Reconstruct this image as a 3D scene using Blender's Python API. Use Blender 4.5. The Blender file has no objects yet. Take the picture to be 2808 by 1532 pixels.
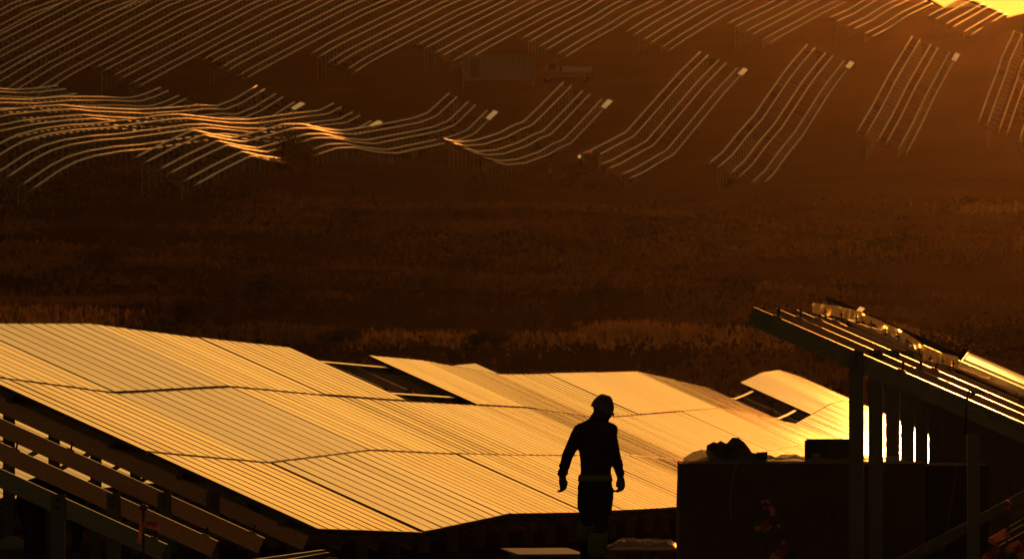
import bpy, bmesh, math, random
import numpy as np
from mathutils import Vector, Matrix, Euler

random.seed(7)
rng = np.random.default_rng(7)
R = math.radians
scene = bpy.context.scene
col = scene.collection

# ------------------------------------------------------------------ camera
FPX = 23400.0            # focal length in photograph pixels (300 mm on 36 mm, 2808 px wide)
CX, CY = 1404.0, 766.0
cam_d = bpy.data.cameras.new('camera')
cam_d.lens = 300.0
cam_d.sensor_width = 36.0
cam_d.clip_start = 1.0
cam_d.clip_end = 6000.0
cam_d.dof.use_dof = True
cam_d.dof.focus_distance = 92.0
cam_d.dof.aperture_fstop = 14.0
cam = bpy.data.objects.new('camera', cam_d)
col.objects.link(cam)
cam.location = (0, 0, 0)
cam.rotation_euler = (R(90), 0, 0)
scene.camera = cam

# ------------------------------------------------------------------ sky, sun, exposure
SUN_EL, SUN_AZ = R(4.35), R(5.2)
world = bpy.data.worlds.new('World')
scene.world = world
world.use_nodes = True
wn = world.node_tree.nodes
wl = world.node_tree.links
wn.clear()
w_out = wn.new('ShaderNodeOutputWorld')
w_bg = wn.new('ShaderNodeBackground')
w_sky = wn.new('ShaderNodeTexSky')
w_sky.sky_type = 'NISHITA'
w_sky.sun_disc = False
w_sky.sun_elevation = SUN_EL
w_sky.sun_rotation = SUN_AZ
w_sky.air_density = 1.0
w_sky.dust_density = 1.4
w_sky.ozone_density = 1.0
w_sky.altitude = 300
w_tint = wn.new('ShaderNodeMix')
w_tint.data_type = 'RGBA'
w_tint.blend_type = 'MULTIPLY'
w_tint.inputs['Factor'].default_value = 1.0
w_tint.inputs['B'].default_value = (1.0, 0.76, 0.44, 1)   # tungsten-warm white balance of the photograph
wl.new(w_sky.outputs['Color'], w_tint.inputs['A'])
wl.new(w_tint.outputs['Result'], w_bg.inputs['Color'])
w_bg.inputs['Strength'].default_value = 0.15
wl.new(w_bg.outputs['Background'], w_out.inputs['Surface'])

sun_d = bpy.data.lights.new('sun', 'SUN')
sun_d.energy = 5.0
sun_d.angle = R(0.55)
sun_d.color = (1.0, 0.29, 0.04)
sun = bpy.data.objects.new('sun', sun_d)
col.objects.link(sun)
sun_dir = Vector((math.cos(SUN_EL) * math.sin(SUN_AZ), math.cos(SUN_EL) * math.cos(SUN_AZ), math.sin(SUN_EL)))
sun.rotation_euler = sun_dir.to_track_quat('Z', 'Y').to_euler()
sun.location = (0, 0, 80)

vs = scene.view_settings
vs.view_transform = 'Standard'
vs.look = 'None'
vs.gamma = 1.0
vs.exposure = -2.25
vs.use_curve_mapping = False
scene.cycles.use_denoising = True
scene.cycles.max_bounces = 8
scene.cycles.diffuse_bounces = 2
scene.cycles.glossy_bounces = 3
scene.cycles.transmission_bounces = 4
scene.cycles.volume_bounces = 0
scene.cycles.transparent_max_bounces = 12
scene.cycles.sample_clamp_indirect = 4.0

HAZE_DENSITY = 0.0000125
HAZE_G = 0.965

# ------------------------------------------------------------------ helpers
def P(x, y, D):
    """photograph pixel at depth D -> point"""
    return Vector(((x - CX) / FPX * D, D, (CY - y) / FPX * D))

DISP = 2808.0 / 2576.0
def PD(x, y, D):
    return P(x * DISP, y * DISP, D)

def tag(o, label=None, cat=None, group=None, kind=None):
    if label: o['label'] = label
    if cat: o['category'] = cat
    if group: o['group'] = group
    if kind: o['kind'] = kind
    return o

def link(name, data, parent=None):
    o = bpy.data.objects.new(name, data)
    col.objects.link(o)
    if parent is not None:
        o.parent = parent
    return o

def empty(name, loc=(0, 0, 0)):
    o = bpy.data.objects.new(name, None)
    o.empty_display_size = 0.3
    o.location = loc
    col.objects.link(o)
    return o

def place(o, M):
    """set a world matrix on an object whose parent is an unrotated empty"""
    if o.parent is not None:
        o.matrix_basis = Matrix.Translation(-Vector(o.parent.location)) @ M
    else:
        o.matrix_basis = M
    return o

def pymesh(name, verts, faces, mats=(), smooth=False, midx=None):
    me = bpy.data.meshes.new(name)
    me.from_pydata([tuple(v) for v in verts], [], [tuple(f) for f in faces])
    for m in mats:
        me.materials.append(m)
    if midx is not None:
        me.polygons.foreach_set('material_index', midx)
    if smooth:
        me.polygons.foreach_set('use_smooth', [True] * len(me.polygons))
    me.update()
    return me

class MB:
    """collects shapes of ONE part"""
    def __init__(self):
        self.v, self.f, self.m = [], [], []
    def add(self, verts, faces, mi=0):
        b = len(self.v)
        self.v += [tuple(p) for p in verts]
        self.f += [tuple(i + b for i in f) for f in faces]
        self.m += [mi] * len(faces)
    BOXF = [(0, 3, 2, 1), (4, 5, 6, 7), (0, 1, 5, 4), (1, 2, 6, 5), (2, 3, 7, 6), (3, 0, 4, 7)]
    def box(self, M, sx, sy, sz, mi=0):
        vs_ = [M @ Vector((x * sx / 2, y * sy / 2, z * sz / 2)) for z in (-1, 1) for (x, y) in ((-1, -1), (1, -1), (1, 1), (-1, 1))]
        self.add(vs_, self.BOXF, mi)
    def abox(self, x0, x1, y0, y1, z0, z1, mi=0):
        self.box(Matrix.Translation(((x0 + x1) / 2, (y0 + y1) / 2, (z0 + z1) / 2)), x1 - x0, y1 - y0, z1 - z0, mi)
    def bar(self, a, b, w, h, up=(0, 0, 1), mi=0):
        a, b = Vector(a), Vector(b)
        self.box(bar_matrix(a, b, up), (b - a).length, w, h, mi)
    def sweep(self, pts, w, h, up=(0, 0, 1), mi=0, caps=True, cap_mi=None):
        pts = [Vector(p) for p in pts]
        up = Vector(up)
        n = len(pts)
        rings = []
        for i, p in enumerate(pts):
            d = (pts[min(i + 1, n - 1)] - pts[max(i - 1, 0)]).normalized()
            s = d.cross(up).normalized()
            u = s.cross(d).normalized()
            rings.append([p - s * w / 2 - u * h / 2, p + s * w / 2 - u * h / 2, p + s * w / 2 + u * h / 2, p - s * w / 2 + u * h / 2])
        vv = [q for r in rings for q in r]
        ff = []
        for i in range(n - 1):
            for k in range(4):
                a0, a1 = i * 4 + k, i * 4 + (k + 1) % 4
                ff.append((a0, a1, a1 + 4, a0 + 4))
        if caps:
            pass
        self.add(vv, ff, mi)
        if caps:
            self.add(vv, [(3, 2, 1, 0), tuple(4 * (n - 1) + k for k in range(4))], cap_mi if cap_mi is not None else mi)
    def tube(self, pts, rad, seg=8, mi=0, caps=True):
        pts = [Vector(p) for p in pts]
        n = len(pts)
        if not hasattr(rad, '__len__'):
            rad = [rad] * n
        vv, ff = [], []
        s = None
        for i, p in enumerate(pts):
            d = (pts[min(i + 1, n - 1)] - pts[max(i - 1, 0)]).normalized()
            if s is None:
                ref = Vector((0, 0, 1)) if abs(d.z) < 0.9 else Vector((1, 0, 0))
                s = d.cross(ref).normalized()
            else:
                s = (s - d * s.dot(d)).normalized()
            u = s.cross(d)
            for k in range(seg):
                a = 2 * math.pi * k / seg
                vv.append(p + (s * math.cos(a) + u * math.sin(a)) * rad[i])
        for i in range(n - 1):
            for k in range(seg):
                a0, a1 = i * seg + k, i * seg + (k + 1) % seg
                ff.append((a0, a1, a1 + seg, a0 + seg))
        if caps:
            ff += [tuple(reversed(range(seg))), tuple(range((n - 1) * seg, n * seg))]
        self.add(vv, ff, mi)
    def mesh(self, name, mats, smooth=False):
        return pymesh(name, self.v, self.f, mats, smooth, self.m)
    def build(self, name, mats, parent=None, smooth=False):
        if not isinstance(mats, (list, tuple)):
            mats = [mats]
        o = link(name, self.mesh(name, mats, smooth), parent)
        if parent is not None:
            o.matrix_basis = Matrix.Translation(-Vector(parent.location))
        return o

def bar_matrix(a, b, up=(0, 0, 1)):
    d = (b - a).normalized()
    up = Vector(up)
    if abs(d.dot(up)) > 0.999:
        up = Vector((0, 1, 0))
    y = up.cross(d).normalized()
    z = d.cross(y)
    M = Matrix((d, y, z)).transposed().to_4x4()
    M.translation = (a + b) / 2
    return M

# ------------------------------------------------------------------ materials
def new_mat(name):
    m = bpy.data.materials.new(name)
    m.use_nodes = True
    nt = m.node_tree
    return m, nt, nt.nodes, nt.links, nt.nodes['Principled BSDF']

def simple(name, rgb, rough=0.6, metal=0.0, noise=0.25, scale=6.0, bump=0.0, spec=0.5, coords='Object', rvar=0.0):
    m, nt, n, l, b = new_mat(name)
    tc = n.new('ShaderNodeTexCoord')
    nz = n.new('ShaderNodeTexNoise')
    nz.inputs['Scale'].default_value = scale
    nz.inputs['Detail'].default_value = 5
    l.new(tc.outputs[coords], nz.inputs['Vector'])
    mx = n.new('ShaderNodeMix'); mx.data_type = 'RGBA'
    mx.inputs['A'].default_value = tuple(c * (1 - noise) for c in rgb) + (1,)
    mx.inputs['B'].default_value = tuple(min(1, c * (1 + noise)) for c in rgb) + (1,)
    l.new(nz.outputs['Fac'], mx.inputs['Factor'])
    l.new(mx.outputs['Result'], b.inputs['Base Color'])
    b.inputs['Roughness'].default_value = rough
    b.inputs['Metallic'].default_value = metal
    b.inputs['Specular IOR Level'].default_value = spec
    if rvar:
        mr = n.new('ShaderNodeMapRange')
        mr.inputs['To Min'].default_value = max(0.02, rough - rvar)
        mr.inputs['To Max'].default_value = rough + rvar
        l.new(nz.outputs['Fac'], mr.inputs['Value'])
        l.new(mr.outputs['Result'], b.inputs['Roughness'])
    if bump:
        bp = n.new('ShaderNodeBump')
        bp.inputs['Strength'].default_value = bump
        bp.inputs['Distance'].default_value = 0.02
        l.new(nz.outputs['Fac'], bp.inputs['Height'])
        l.new(bp.outputs['Normal'], b.inputs['Normal'])
    return m

def glass_mat():
    m, nt, n, l, b = new_mat('module_glass')
    oi = n.new('ShaderNodeObjectInfo')
    tc = n.new('ShaderNodeTexCoord')
    nz = n.new('ShaderNodeTexNoise')
    nz.inputs['Scale'].default_value = 1.3
    nz.inputs['Detail'].default_value = 6
    nz.inputs['Roughness'].default_value = 0.65
    ad = n.new('ShaderNodeVectorMath'); ad.operation = 'ADD'
    ml = n.new('ShaderNodeVectorMath'); ml.operation = 'SCALE'
    cmb = n.new('ShaderNodeCombineXYZ')
    for k in 'XYZ':
        l.new(oi.outputs['Random'], cmb.inputs[k])
    l.new(cmb.outputs['Vector'], ml.inputs[0]); ml.inputs['Scale'].default_value = 40
    l.new(tc.outputs['Object'], ad.inputs[0]); l.new(ml.outputs['Vector'], ad.inputs[1])
    l.new(ad.outputs['Vector'], nz.inputs['Vector'])
    # thin film of dust over a nearly black cell
    mx = n.new('ShaderNodeMix'); mx.data_type = 'RGBA'
    mx.inputs['A'].default_value = (0.010, 0.010, 0.014, 1)
    mx.inputs['B'].default_value = (0.050, 0.042, 0.032, 1)
    mr = n.new('ShaderNodeMapRange')
    mr.inputs['From Min'].default_value = 0.35; mr.inputs['From Max'].default_value = 0.75
    l.new(nz.outputs['Fac'], mr.inputs['Value'])
    l.new(mr.outputs['Result'], mx.inputs['Factor'])
    l.new(mx.outputs['Result'], b.inputs['Base Color'])
    rr = n.new('ShaderNodeMath'); rr.operation = 'MULTIPLY_ADD'
    rr.inputs[1].default_value = 0.05; rr.inputs[2].default_value = GLASS_ROUGH
    l.new(oi.outputs['Random'], rr.inputs[0])
    r2 = n.new('ShaderNodeMath'); r2.operation = 'MULTIPLY_ADD'
    r2.inputs[1].default_value = 0.06
    l.new(nz.outputs['Fac'], r2.inputs[0]); l.new(rr.outputs[0], r2.inputs[2])
    l.new(r2.outputs[0], b.inputs['Roughness'])
    b.inputs['IOR'].default_value = 1.5
    return m

GLASS_ROUGH = 0.055
M = {}
M['glass'] = glass_mat()
M['frame'] = simple('module_frame', (0.05, 0.047, 0.045), 0.45, 0.6, 0.1)
M['steel'] = simple('galvanised_steel', (0.18, 0.145, 0.11), 0.28, 0.9, 0.25, 9.0, rvar=0.08)
M['rail'] = simple('galvanised_rail', (0.27, 0.25, 0.215), 0.29, 1.0, 0.12, 3.0, rvar=0.05)
M['far_steel'] = simple('dull_galvanised_steel', (0.13, 0.115, 0.10), 0.55, 0.3, 0.2, 2.0)
M['far_post'] = simple('pale_galvanised_post', (0.24, 0.205, 0.15), 0.5, 0.1, 0.2, 2.0)
M['bright_rail'] = simple('new_galvanised_rail', (0.45, 0.43, 0.40), 0.16, 1.0, 0.12, 3.0, rvar=0.05)
M['post'] = simple('galvanised_post', (0.14, 0.105, 0.075), 0.5, 0.5, 0.35, 5.0, rvar=0.08)
M['cable'] = simple('black_cable', (0.02, 0.02, 0.02), 0.4, 0.0, 0.1)
M['cloth_dark'] = simple('dark_workwear', (0.012, 0.011, 0.012), 0.85, 0.0, 0.3, 14, 0.3, spec=0.15)
M['skin'] = simple('skin', (0.09, 0.05, 0.032), 0.6, 0.0, 0.1, spec=0.2)
M['hivis'] = simple('hi_vis_band', (0.13, 0.145, 0.02), 0.7, 0.0, 0.15, spec=0.2)
M['helmet'] = simple('helmet_shell', (0.10, 0.05, 0.015), 0.4, 0.0, 0.1)
M['card'] = simple('cardboard', (0.11, 0.065, 0.035), 0.9, 0.0, 0.25, 4.0, 0.15, spec=0.1)
M['print'] = simple('dark_print', (0.055, 0.034, 0.02), 0.9, 0.0, 0.1)
M['wood'] = simple('pallet_wood', (0.20, 0.12, 0.06), 0.8, 0.0, 0.35, 7.0, 0.3)
M['black'] = simple('black_plastic', (0.012, 0.012, 0.013), 0.5, 0.0, 0.1)
M['cap'] = simple('red_plastic_cap', (0.35, 0.02, 0.012), 0.3, 0.0, 0.1)
M['rebar'] = simple('rusty_rod', (0.08, 0.04, 0.025), 0.8, 0.3, 0.3, 20)
M['white'] = simple('shiny_white_sheet', (0.88, 0.87, 0.86), 0.2, 0.8, 0.04)
M['container'] = simple('container_paint', (0.16, 0.18, 0.17), 0.55, 0.0, 0.2, 1.2)
M['machine'] = simple('machine_paint', (0.30, 0.22, 0.03), 0.45, 0.0, 0.2, 2.0)
M['tyre'] = simple('tyre_rubber', (0.02, 0.019, 0.018), 0.85, 0.0, 0.2)
M['window'] = simple('dark_window', (0.02, 0.022, 0.024), 0.08, 0.0, 0.1)
M['bark'] = simple('bark', (0.06, 0.042, 0.03), 0.9, 0.0, 0.3, 6)

def translucent(name, rgb, trans=0.5, rough=0.5, noise=0.3, scale=8.0, clear=0.0, spec=0.4, forward=0.0):
    m, nt, n, l, b = new_mat(name)
    out = n['Material Output']
    tc = n.new('ShaderNodeTexCoord')
    nz = n.new('ShaderNodeTexNoise'); nz.inputs['Scale'].default_value = scale; nz.inputs['Detail'].default_value = 4
    l.new(tc.outputs['Object'], nz.inputs['Vector'])
    mx = n.new('ShaderNodeMix'); mx.data_type = 'RGBA'
    mx.inputs['A'].default_value = tuple(c * (1 - noise) for c in rgb) + (1,)
    mx.inputs['B'].default_value = tuple(min(1, c * (1 + noise)) for c in rgb) + (1,)
    l.new(nz.outputs['Fac'], mx.inputs['Factor'])
    l.new(mx.outputs['Result'], b.inputs['Base Color'])
    b.inputs['Roughness'].default_value = rough
    b.inputs['Specular IOR Level'].default_value = spec
    tr = n.new('ShaderNodeBsdfTranslucent')
    l.new(mx.outputs['Result'], tr.inputs['Color'])
    ms = n.new('ShaderNodeMixShader'); ms.inputs['Fac'].default_value = trans
    l.new(b.outputs['BSDF'], ms.inputs[1]); l.new(tr.outputs['BSDF'], ms.inputs[2])
    last = ms
    if forward:
        rf = n.new('ShaderNodeBsdfRefraction'); rf.inputs['Roughness'].default_value = 0.42; rf.inputs['IOR'].default_value = 1.04
        l.new(mx.outputs['Result'], rf.inputs['Color'])
        m3 = n.new('ShaderNodeMixShader'); m3.inputs['Fac'].default_value = forward
        l.new(ms.outputs[0], m3.inputs[1]); l.new(rf.outputs[0], m3.inputs[2])
        ms = last = m3
    if clear:
        tp = n.new('ShaderNodeBsdfTransparent')
        m2 = n.new('ShaderNodeMixShader'); m2.inputs['Fac'].default_value = clear
        l.new(ms.outputs[0], m2.inputs[1]); l.new(tp.outputs[0], m2.inputs[2])
        last = m2
    l.new(last.outputs[0], out.inputs['Surface'])
    return m
M['film'] = translucent('plastic_film', (0.40, 0.36, 0.28), 0.5, 0.2, 0.3, 5.0, 0.35, forward=0.25)
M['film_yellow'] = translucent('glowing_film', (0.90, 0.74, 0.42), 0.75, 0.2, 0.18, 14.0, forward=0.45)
M['tape_red'] = translucent('red_tape', (0.42, 0.07, 0.03), 0.6, 0.35, 0.35, 30.0)
M['tape_white'] = translucent('white_tape', (0.55, 0.30, 0.16), 0.6, 0.35, 0.4, 25.0)
M['grass'] = translucent('dry_grass', (0.15, 0.085, 0.035), 0.40, 0.9, 0.45, 0.15, 0.0, 0.0)
M['leaf'] = translucent('dark_leaf', (0.045, 0.040, 0.018), 0.25, 0.7, 0.4, 2.0, 0.0, 0.2)

def soil_mat():
    m, nt, n, l, b = new_mat('soil')
    tc = n.new('ShaderNodeTexCoord')
    n1 = n.new('ShaderNodeTexNoise'); n1.inputs['Scale'].default_value = 0.05; n1.inputs['Detail'].default_value = 8
    n2 = n.new('ShaderNodeTexNoise'); n2.inputs['Scale'].default_value = 1.7; n2.inputs['Detail'].default_value = 8
    l.new(tc.outputs['Object'], n1.inputs['Vector']); l.new(tc.outputs['Object'], n2.inputs['Vector'])
    cr = n.new('ShaderNodeValToRGB')
    e = cr.color_ramp.elements
    e[0].position = 0.32; e[0].color = (0.034, 0.014, 0.006, 1)
    e[1].position = 0.70; e[1].color = (0.085, 0.040, 0.014, 1)
    mx = n.new('ShaderNodeMix'); mx.data_type = 'FLOAT'
    mx.inputs['Factor'].default_value = 0.35
    l.new(n1.outputs['Fac'], mx.inputs['A']); l.new(n2.outputs['Fac'], mx.inputs['B'])
    l.new(mx.outputs['Result'], cr.inputs['Fac'])
    l.new(cr.outputs['Color'], b.inputs['Base Color'])
    b.inputs['Roughness'].default_value = 1.0
    b.inputs['Specular IOR Level'].default_value = 0.0
    bp = n.new('ShaderNodeBump'); bp.inputs['Strength'].default_value = 0.7; bp.inputs['Distance'].default_value = 0.12
    l.new(n2.outputs['Fac'], bp.inputs['Height']); l.new(bp.outputs['Normal'], b.inputs['Normal'])
    return m
M['soil'] = soil_mat()

# ------------------------------------------------------------------ row geometry
TAZ = 0.105                                   # every row runs away to the right at this slope in plan
AZ = math.atan(TAZ)
RD = Vector((math.sin(AZ), math.cos(AZ), 0))  # along a row, away
RQ = Vector((math.cos(AZ), -math.sin(AZ), 0)) # across a row, to its low side
TILT = R(24.0)
SL = 5.95                                     # slope length of a table
HW = SL * math.cos(TILT)
DH = SL * math.sin(TILT)

def knots_disp_high(u, pts):
    out = []
    for x, y in pts:
        t = (x * DISP - CX) / FPX
        D = u / (t - TAZ)
        out.append((D, (CY - y * DISP) / FPX * D))
    return out

# low-edge height of the near rows along D
Z1 = [(60, -1.95), (77, -2.33), (89.25, -2.60), (98.8, -2.92), (108.7, -2.97), (117.3, -3.19), (126.0, -3.39), (136, -3.60), (145.3, -3.79),
      (157.3, -4.15), (162.3, -4.21), (185.7, -4.41), (195, -4.70), (208.8, -5.14), (215.7, -4.98), (222, -4.83), (228, -4.83), (236, -5.1), (262, -6.6), (300, -8)]
Z2 = [(60, -2.33), (75, -2.39), (80, -2.43), (85.6, -2.50), (90, -2.65), (100, -2.99), (112, -3.41), (130, -4.05), (160, -4.9), (262, -6.6), (300, -8)]
Z0 = [(100, -3.2), (137, -3.54), (151.5, -3.63), (170, -3.9), (235, -5.1), (246, -4.98), (251, -4.93), (256, -4.93), (264, -5.4), (290, -6.8)]
U1, U2, U0 = -11.4, -0.4, -22.6

def itp(kn, D):
    a = np.array(kn)
    return np.interp(D, a[:, 0], a[:, 1])

class Row:
    def __init__(self, u, kn, tilt=TILT):
        self.u, self.kn, self.tilt = u, np.array(kn), tilt
        self.s0 = -RQ * math.cos(tilt) + Vector((0, 0, math.sin(tilt)))
    def z(self, D):
        return float(np.interp(D, self.kn[:, 0], self.kn[:, 1]))
    def L(self, D):
        return Vector((self.u + TAZ * D, D, self.z(D)))
    def frame(self, D, h=0.5):
        T = (self.L(D + h) - self.L(D - h)).normalized()
        S = (self.s0 - T * self.s0.dot(T)).normalized()
        return T, S, T.cross(S)
    def pt(self, D, s, n):
        T, S, N = self.frame(D)
        return self.L(D) + S * s + N * n

row1 = Row(U1, Z1)
row2 = Row(U2, Z2, R(23.2))
row0 = Row(U0, Z0)

# ------------------------------------------------------------------ far rows, traced on the photograph (high rail), pixels of the photograph
def zc(pts, ox, s):
    return [(ox + x / s, y / s) for x, y in pts]
Z3S, Z2S, Z1S = 2.341, 2.342, 2.3415
LOWER = {
    -40.2: zc([(1950, 785), (2010, 620), (2075, 450), (2100, 370), (2180, 200)], 1850, Z3S),
    -51.2: zc([(1170, 848), (1270, 680), (1370, 490), (1400, 440), (1525, 235)], 1850, Z3S),
    -62.2: zc([(215, 1055), (310, 975), (410, 850), (510, 740), (690, 480), (740, 415), (850, 288)], 1850, Z3S),
    -73.2: zc([(1600, 1000), (1690, 965), (1910, 850), (2000, 750), (2250, 470), (2390, 333)], 900, Z2S),
    -84.2: zc([(715, 887), (820, 912), (940, 905), (1090, 858), (1190, 805), (1250, 785), (1350, 690), (1510, 530)], 900, Z2S),
    -95.2: zc([(840, 1025), (1060, 915), (1240, 835), (1370, 865), (1500, 885), (1640, 850), (1820, 797), (1940, 797), (2060, 825)], 0, Z1S)
           + zc([(60, 838), (115, 840), (250, 815), (400, 790), (540, 762), (640, 725), (775, 600)], 900, Z2S),
    -106.2: zc([(-215, 1057), (0, 920), (110, 868), (240, 832), (430, 805), (600, 795), (760, 775), (900, 758), (1050, 738), (1160, 735), (1240, 745),
                (1420, 765), (1600, 768), (1890, 728), (2050, 712), (2140, 665)], 0, Z1S),
    -117.2: zc([(-260, 760), (0, 710), (230, 685), (400, 675), (550, 690), (880, 705), (1130, 690), (1290, 675), (1390, 682), (1500, 640), (1650, 550)], 0, Z1S),
    -128.2: zc([(-200, 640), (0, 635), (180, 640), (400, 622), (640, 622), (780, 630), (850, 628), (930, 605), (1030, 562)], 0, Z1S),
    -139.2: zc([(-200, 560), (0, 570), (100, 576), (190, 572), (280, 562), (372, 550)], 0, Z1S),
}
UPPER = {
    -51.2: [(2544, 45), (2570, 31), (2600, 16), (2640, -5), (2652.6, -9)],
    -62.2: [(2273, 50), (2324, 28), (2371, 0), (2388.6, -9)],
    -73.2: [(1995, 66), (2019, 53), (2102, 13), (2128, 0), (2145.2, -9)],
    -84.2: [(1715.6, 89), (1775, 52), (1869, 0), (1885.8, -9)],
    -95.2: [(1429.5, 107), (1502, 66), (1583, 24), (1622, 0), (1639.1, -9)],
    -106.2: [(1142.5, 125), (1229, 79), (1387, 0), (1404.6, -9)],
    -117.2: [(850, 150), (900, 119.6), (947, 96), (1143, 0), (1161.4, -9)],
    -128.2: [(553, 166.6), (581, 149.5), (653, 113), (880, 0), (898.8, -9)],
    -139.2: [(258, 188), (371.6, 130), (620, 4), (646.0, -9)],
    -150.2: [(-33, 222), (85, 152), (370, 5), (397.1, -9)],
    -161.2: [(-325, 262), (-150, 172), (150, 18), (202.8, -9)],
    -172.2: [(-560, 275), (-360, 172), (-100, 38), (-10.1, -9)],
}
def px_knots(u, pts):
    out = []
    for x, y in pts:
        D = u / ((x - CX) / FPX - TAZ)
        out.append((D, (CY - y) / FPX * D))
    return sorted(out)
LOWK = {u: px_knots(u, p) for u, p in LOWER.items()}
UPK = {u: px_knots(u, p) for u, p in UPPER.items()}
for u, k in UPK.items():
    if u < -55:                      # these rows run on over the brow, out of sight
        (da, za), (db, zb_) = k[-2], k[-1]
        g = max(0.055, min(0.10, (zb_ - za) / max(1.0, db - da)))
        k.append((db + 46.0, zb_ + 46.0 * g * 0.9))
FSPAN = 5.0 * math.sin(TILT)          # far tables: rails spread over 5 m of slope
FCLEAR = 0.65

# ------------------------------------------------------------------ ground
MID = [(262, -6.4), (300, -5.4), (350, -4.2), (385, -3.0), (420, -2.3), (450, -1.5), (500, 0.3), (550, 2.2), (600, 4.3), (640, 6.0)]
G1 = [(-60, -1.7), (0, -1.75), (40, -2.15), (60, -2.48), (77.5, -2.84), (89, -3.08)] + [(d, z - 0.5) for d, z in Z1 if d > 90 and d < 262]
G2 = [(-60, -1.7), (0, -1.75), (40, -2.4), (60, -2.85), (75, -3.06), (90, -3.35), (100, -3.62)] + [(d, z - 0.5) for d, z in Z2 if d > 101 and d < 262]
far_cols = []
for u in sorted(set(LOWK) | set(UPK)):
    k = []
    for d, z in LOWK.get(u, []):
        k.append((d, z - FSPAN - FCLEAR))
    if u not in LOWK:
        k += [(640, 6.5), (880, 18.0)]
    if k[0][0] > 645:
        k = [(640, 5.6)] + k
    for d, z in UPK.get(u, []):
        k.append((d, z - FSPAN - FCLEAR))
    if u == -40.2:
        k += [(915, 27.2), (950, 30.0), (990, 29.0), (1100, 20), (1600, 0)]
    elif u == -51.2:
        k += [(1000, 32.0), (1040, 31.5), (1150, 22), (1600, 0)]
    else:
        dl, zl = k[-1]
        zc_ = max(zl + 0.5, 0.03275 * (dl + 8) + 1.3)
        k += [(dl + 8, zc_), (dl + 20, zc_ - 0.1), (dl + 120, zl - 11), (1600, 0)]
    k = [(540, 1.9), (600, float(np.interp(600, [m[0] for m in MID], [m[1] for m in MID])))] + [q for q in sorted(k) if q[0] > 606]
    far_cols.append((u, np.array(k)))
far_cols.append((-20.0, far_cols[-1][1] + np.array([0, -0.6])))
far_cols.append((60.0, far_cols[-1][1] + np.array([0, -1.5])))
far_u = np.array([c[0] for c in far_cols])

def smooth(a, b, x):
    t = np.clip((x - a) / (b - a), 0, 1)
    return t * t * (3 - 2 * t)

def vnoise(x, y, seed=0):
    xi, yi = np.floor(x).astype(np.int64), np.floor(y).astype(np.int64)
    fx, fy = x - xi, y - yi
    fx, fy = fx * fx * (3 - 2 * fx), fy * fy * (3 - 2 * fy)
    def h(a, b):
        n = (a * 374761393 + b * 668265263 + seed * 982451653) & 0x7fffffff
        n = ((n ^ (n >> 13)) * 1274126177) & 0x7fffffff
        return ((n ^ (n >> 16)) & 0xffff) / 65535.0
    return (h(xi, yi) * (1 - fx) + h(xi + 1, yi) * fx) * (1 - fy) + (h(xi, yi + 1) * (1 - fx) + h(xi + 1, yi + 1) * fx) * fy

def ground_z(X, D):
    X = np.asarray(X, float); D = np.asarray(D, float)
    u = X - TAZ * D
    near = itp(G1, D) * (1 - smooth(-7.2, -3.0, u)) + itp(G2, D) * smooth(-7.2, -3.0, u)
    mid = itp(MID, D)
    zc_ = np.stack([np.interp(D, c[1][:, 0], c[1][:, 1]) for c in far_cols])
    idx = np.clip(np.searchsorted(far_u, u) - 1, 0, len(far_u) - 2)
    w = np.clip((u - far_u[idx]) / (far_u[idx + 1] - far_u[idx]), 0, 1)
    w = w * w * (3 - 2 * w)
    ii = np.indices(u.shape) if u.ndim else None
    if u.ndim:
        far = zc_[(idx,) + tuple(ii)] * (1 - w) + zc_[(idx + 1,) + tuple(ii)] * w
    else:
        far = zc_[idx] * (1 - w) + zc_[idx + 1] * w
    b1 = smooth(255, 330, D)
    b2 = smooth(560, 640, D)
    z = near * (1 - b1) + mid * b1
    z = z * (1 - b2) + far * b2
    amp = smooth(262, 330, D) * (1 - smooth(600, 680, D))
    z = z + amp * ((vnoise(X / 26, D / 48, 3) - 0.5) * 1.3 + (vnoise(X / 9, D / 17, 5) - 0.5) * 0.45)
    z = z + (1 - smooth(40, 60, D)) * 0 + 0.05 * (vnoise(X / 1.3, D / 1.3, 8) - 0.5) * (1 - smooth(200, 260, D))
    return z

def gz(x, d):
    return float(ground_z(np.array([x]), np.array([d]))[0])

def build_ground():
    Ds = np.concatenate([np.arange(-60, 60, 6), np.arange(60, 140, 0.8), np.arange(140, 270, 3), np.arange(270, 680, 3.0), np.arange(680, 1060, 4), np.arange(1060, 1620, 20)])
    tt = np.linspace(-1, 1, 231)
    tt = np.sign(tt) * np.abs(tt) ** 1.6
    DD, TT = np.meshgrid(Ds, tt, indexing='ij')
    XX = TT * (60 + 0.42 * np.abs(DD)) + 0.02 * DD
    ZZ = ground_z(XX, DD)
    nr, nc = DD.shape
    verts = np.stack([XX, DD, ZZ], -1).reshape(-1, 3)
    i = np.arange(nr - 1)[:, None] * nc + np.arange(nc - 1)[None, :]
    faces = np.stack([i, i + 1, i + nc + 1, i + nc], -1).reshape(-1, 4)
    me = bpy.data.meshes.new('ground')
    me.vertices.add(len(verts)); me.vertices.foreach_set('co', verts.ravel())
    me.loops.add(faces.size); me.loops.foreach_set('vertex_index', faces.ravel())
    me.polygons.add(len(faces)); me.polygons.foreach_set('loop_start', np.arange(0, faces.size, 4))
    me.polygons.foreach_set('use_smooth', np.ones(len(faces), bool))
    me.update(); me.validate()
    me.materials.append(M['soil'])
    o = link('ground', me)
    tag(o, 'bare brown earth and dry slopes of the valley', None, None, 'structure')
build_ground()

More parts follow.
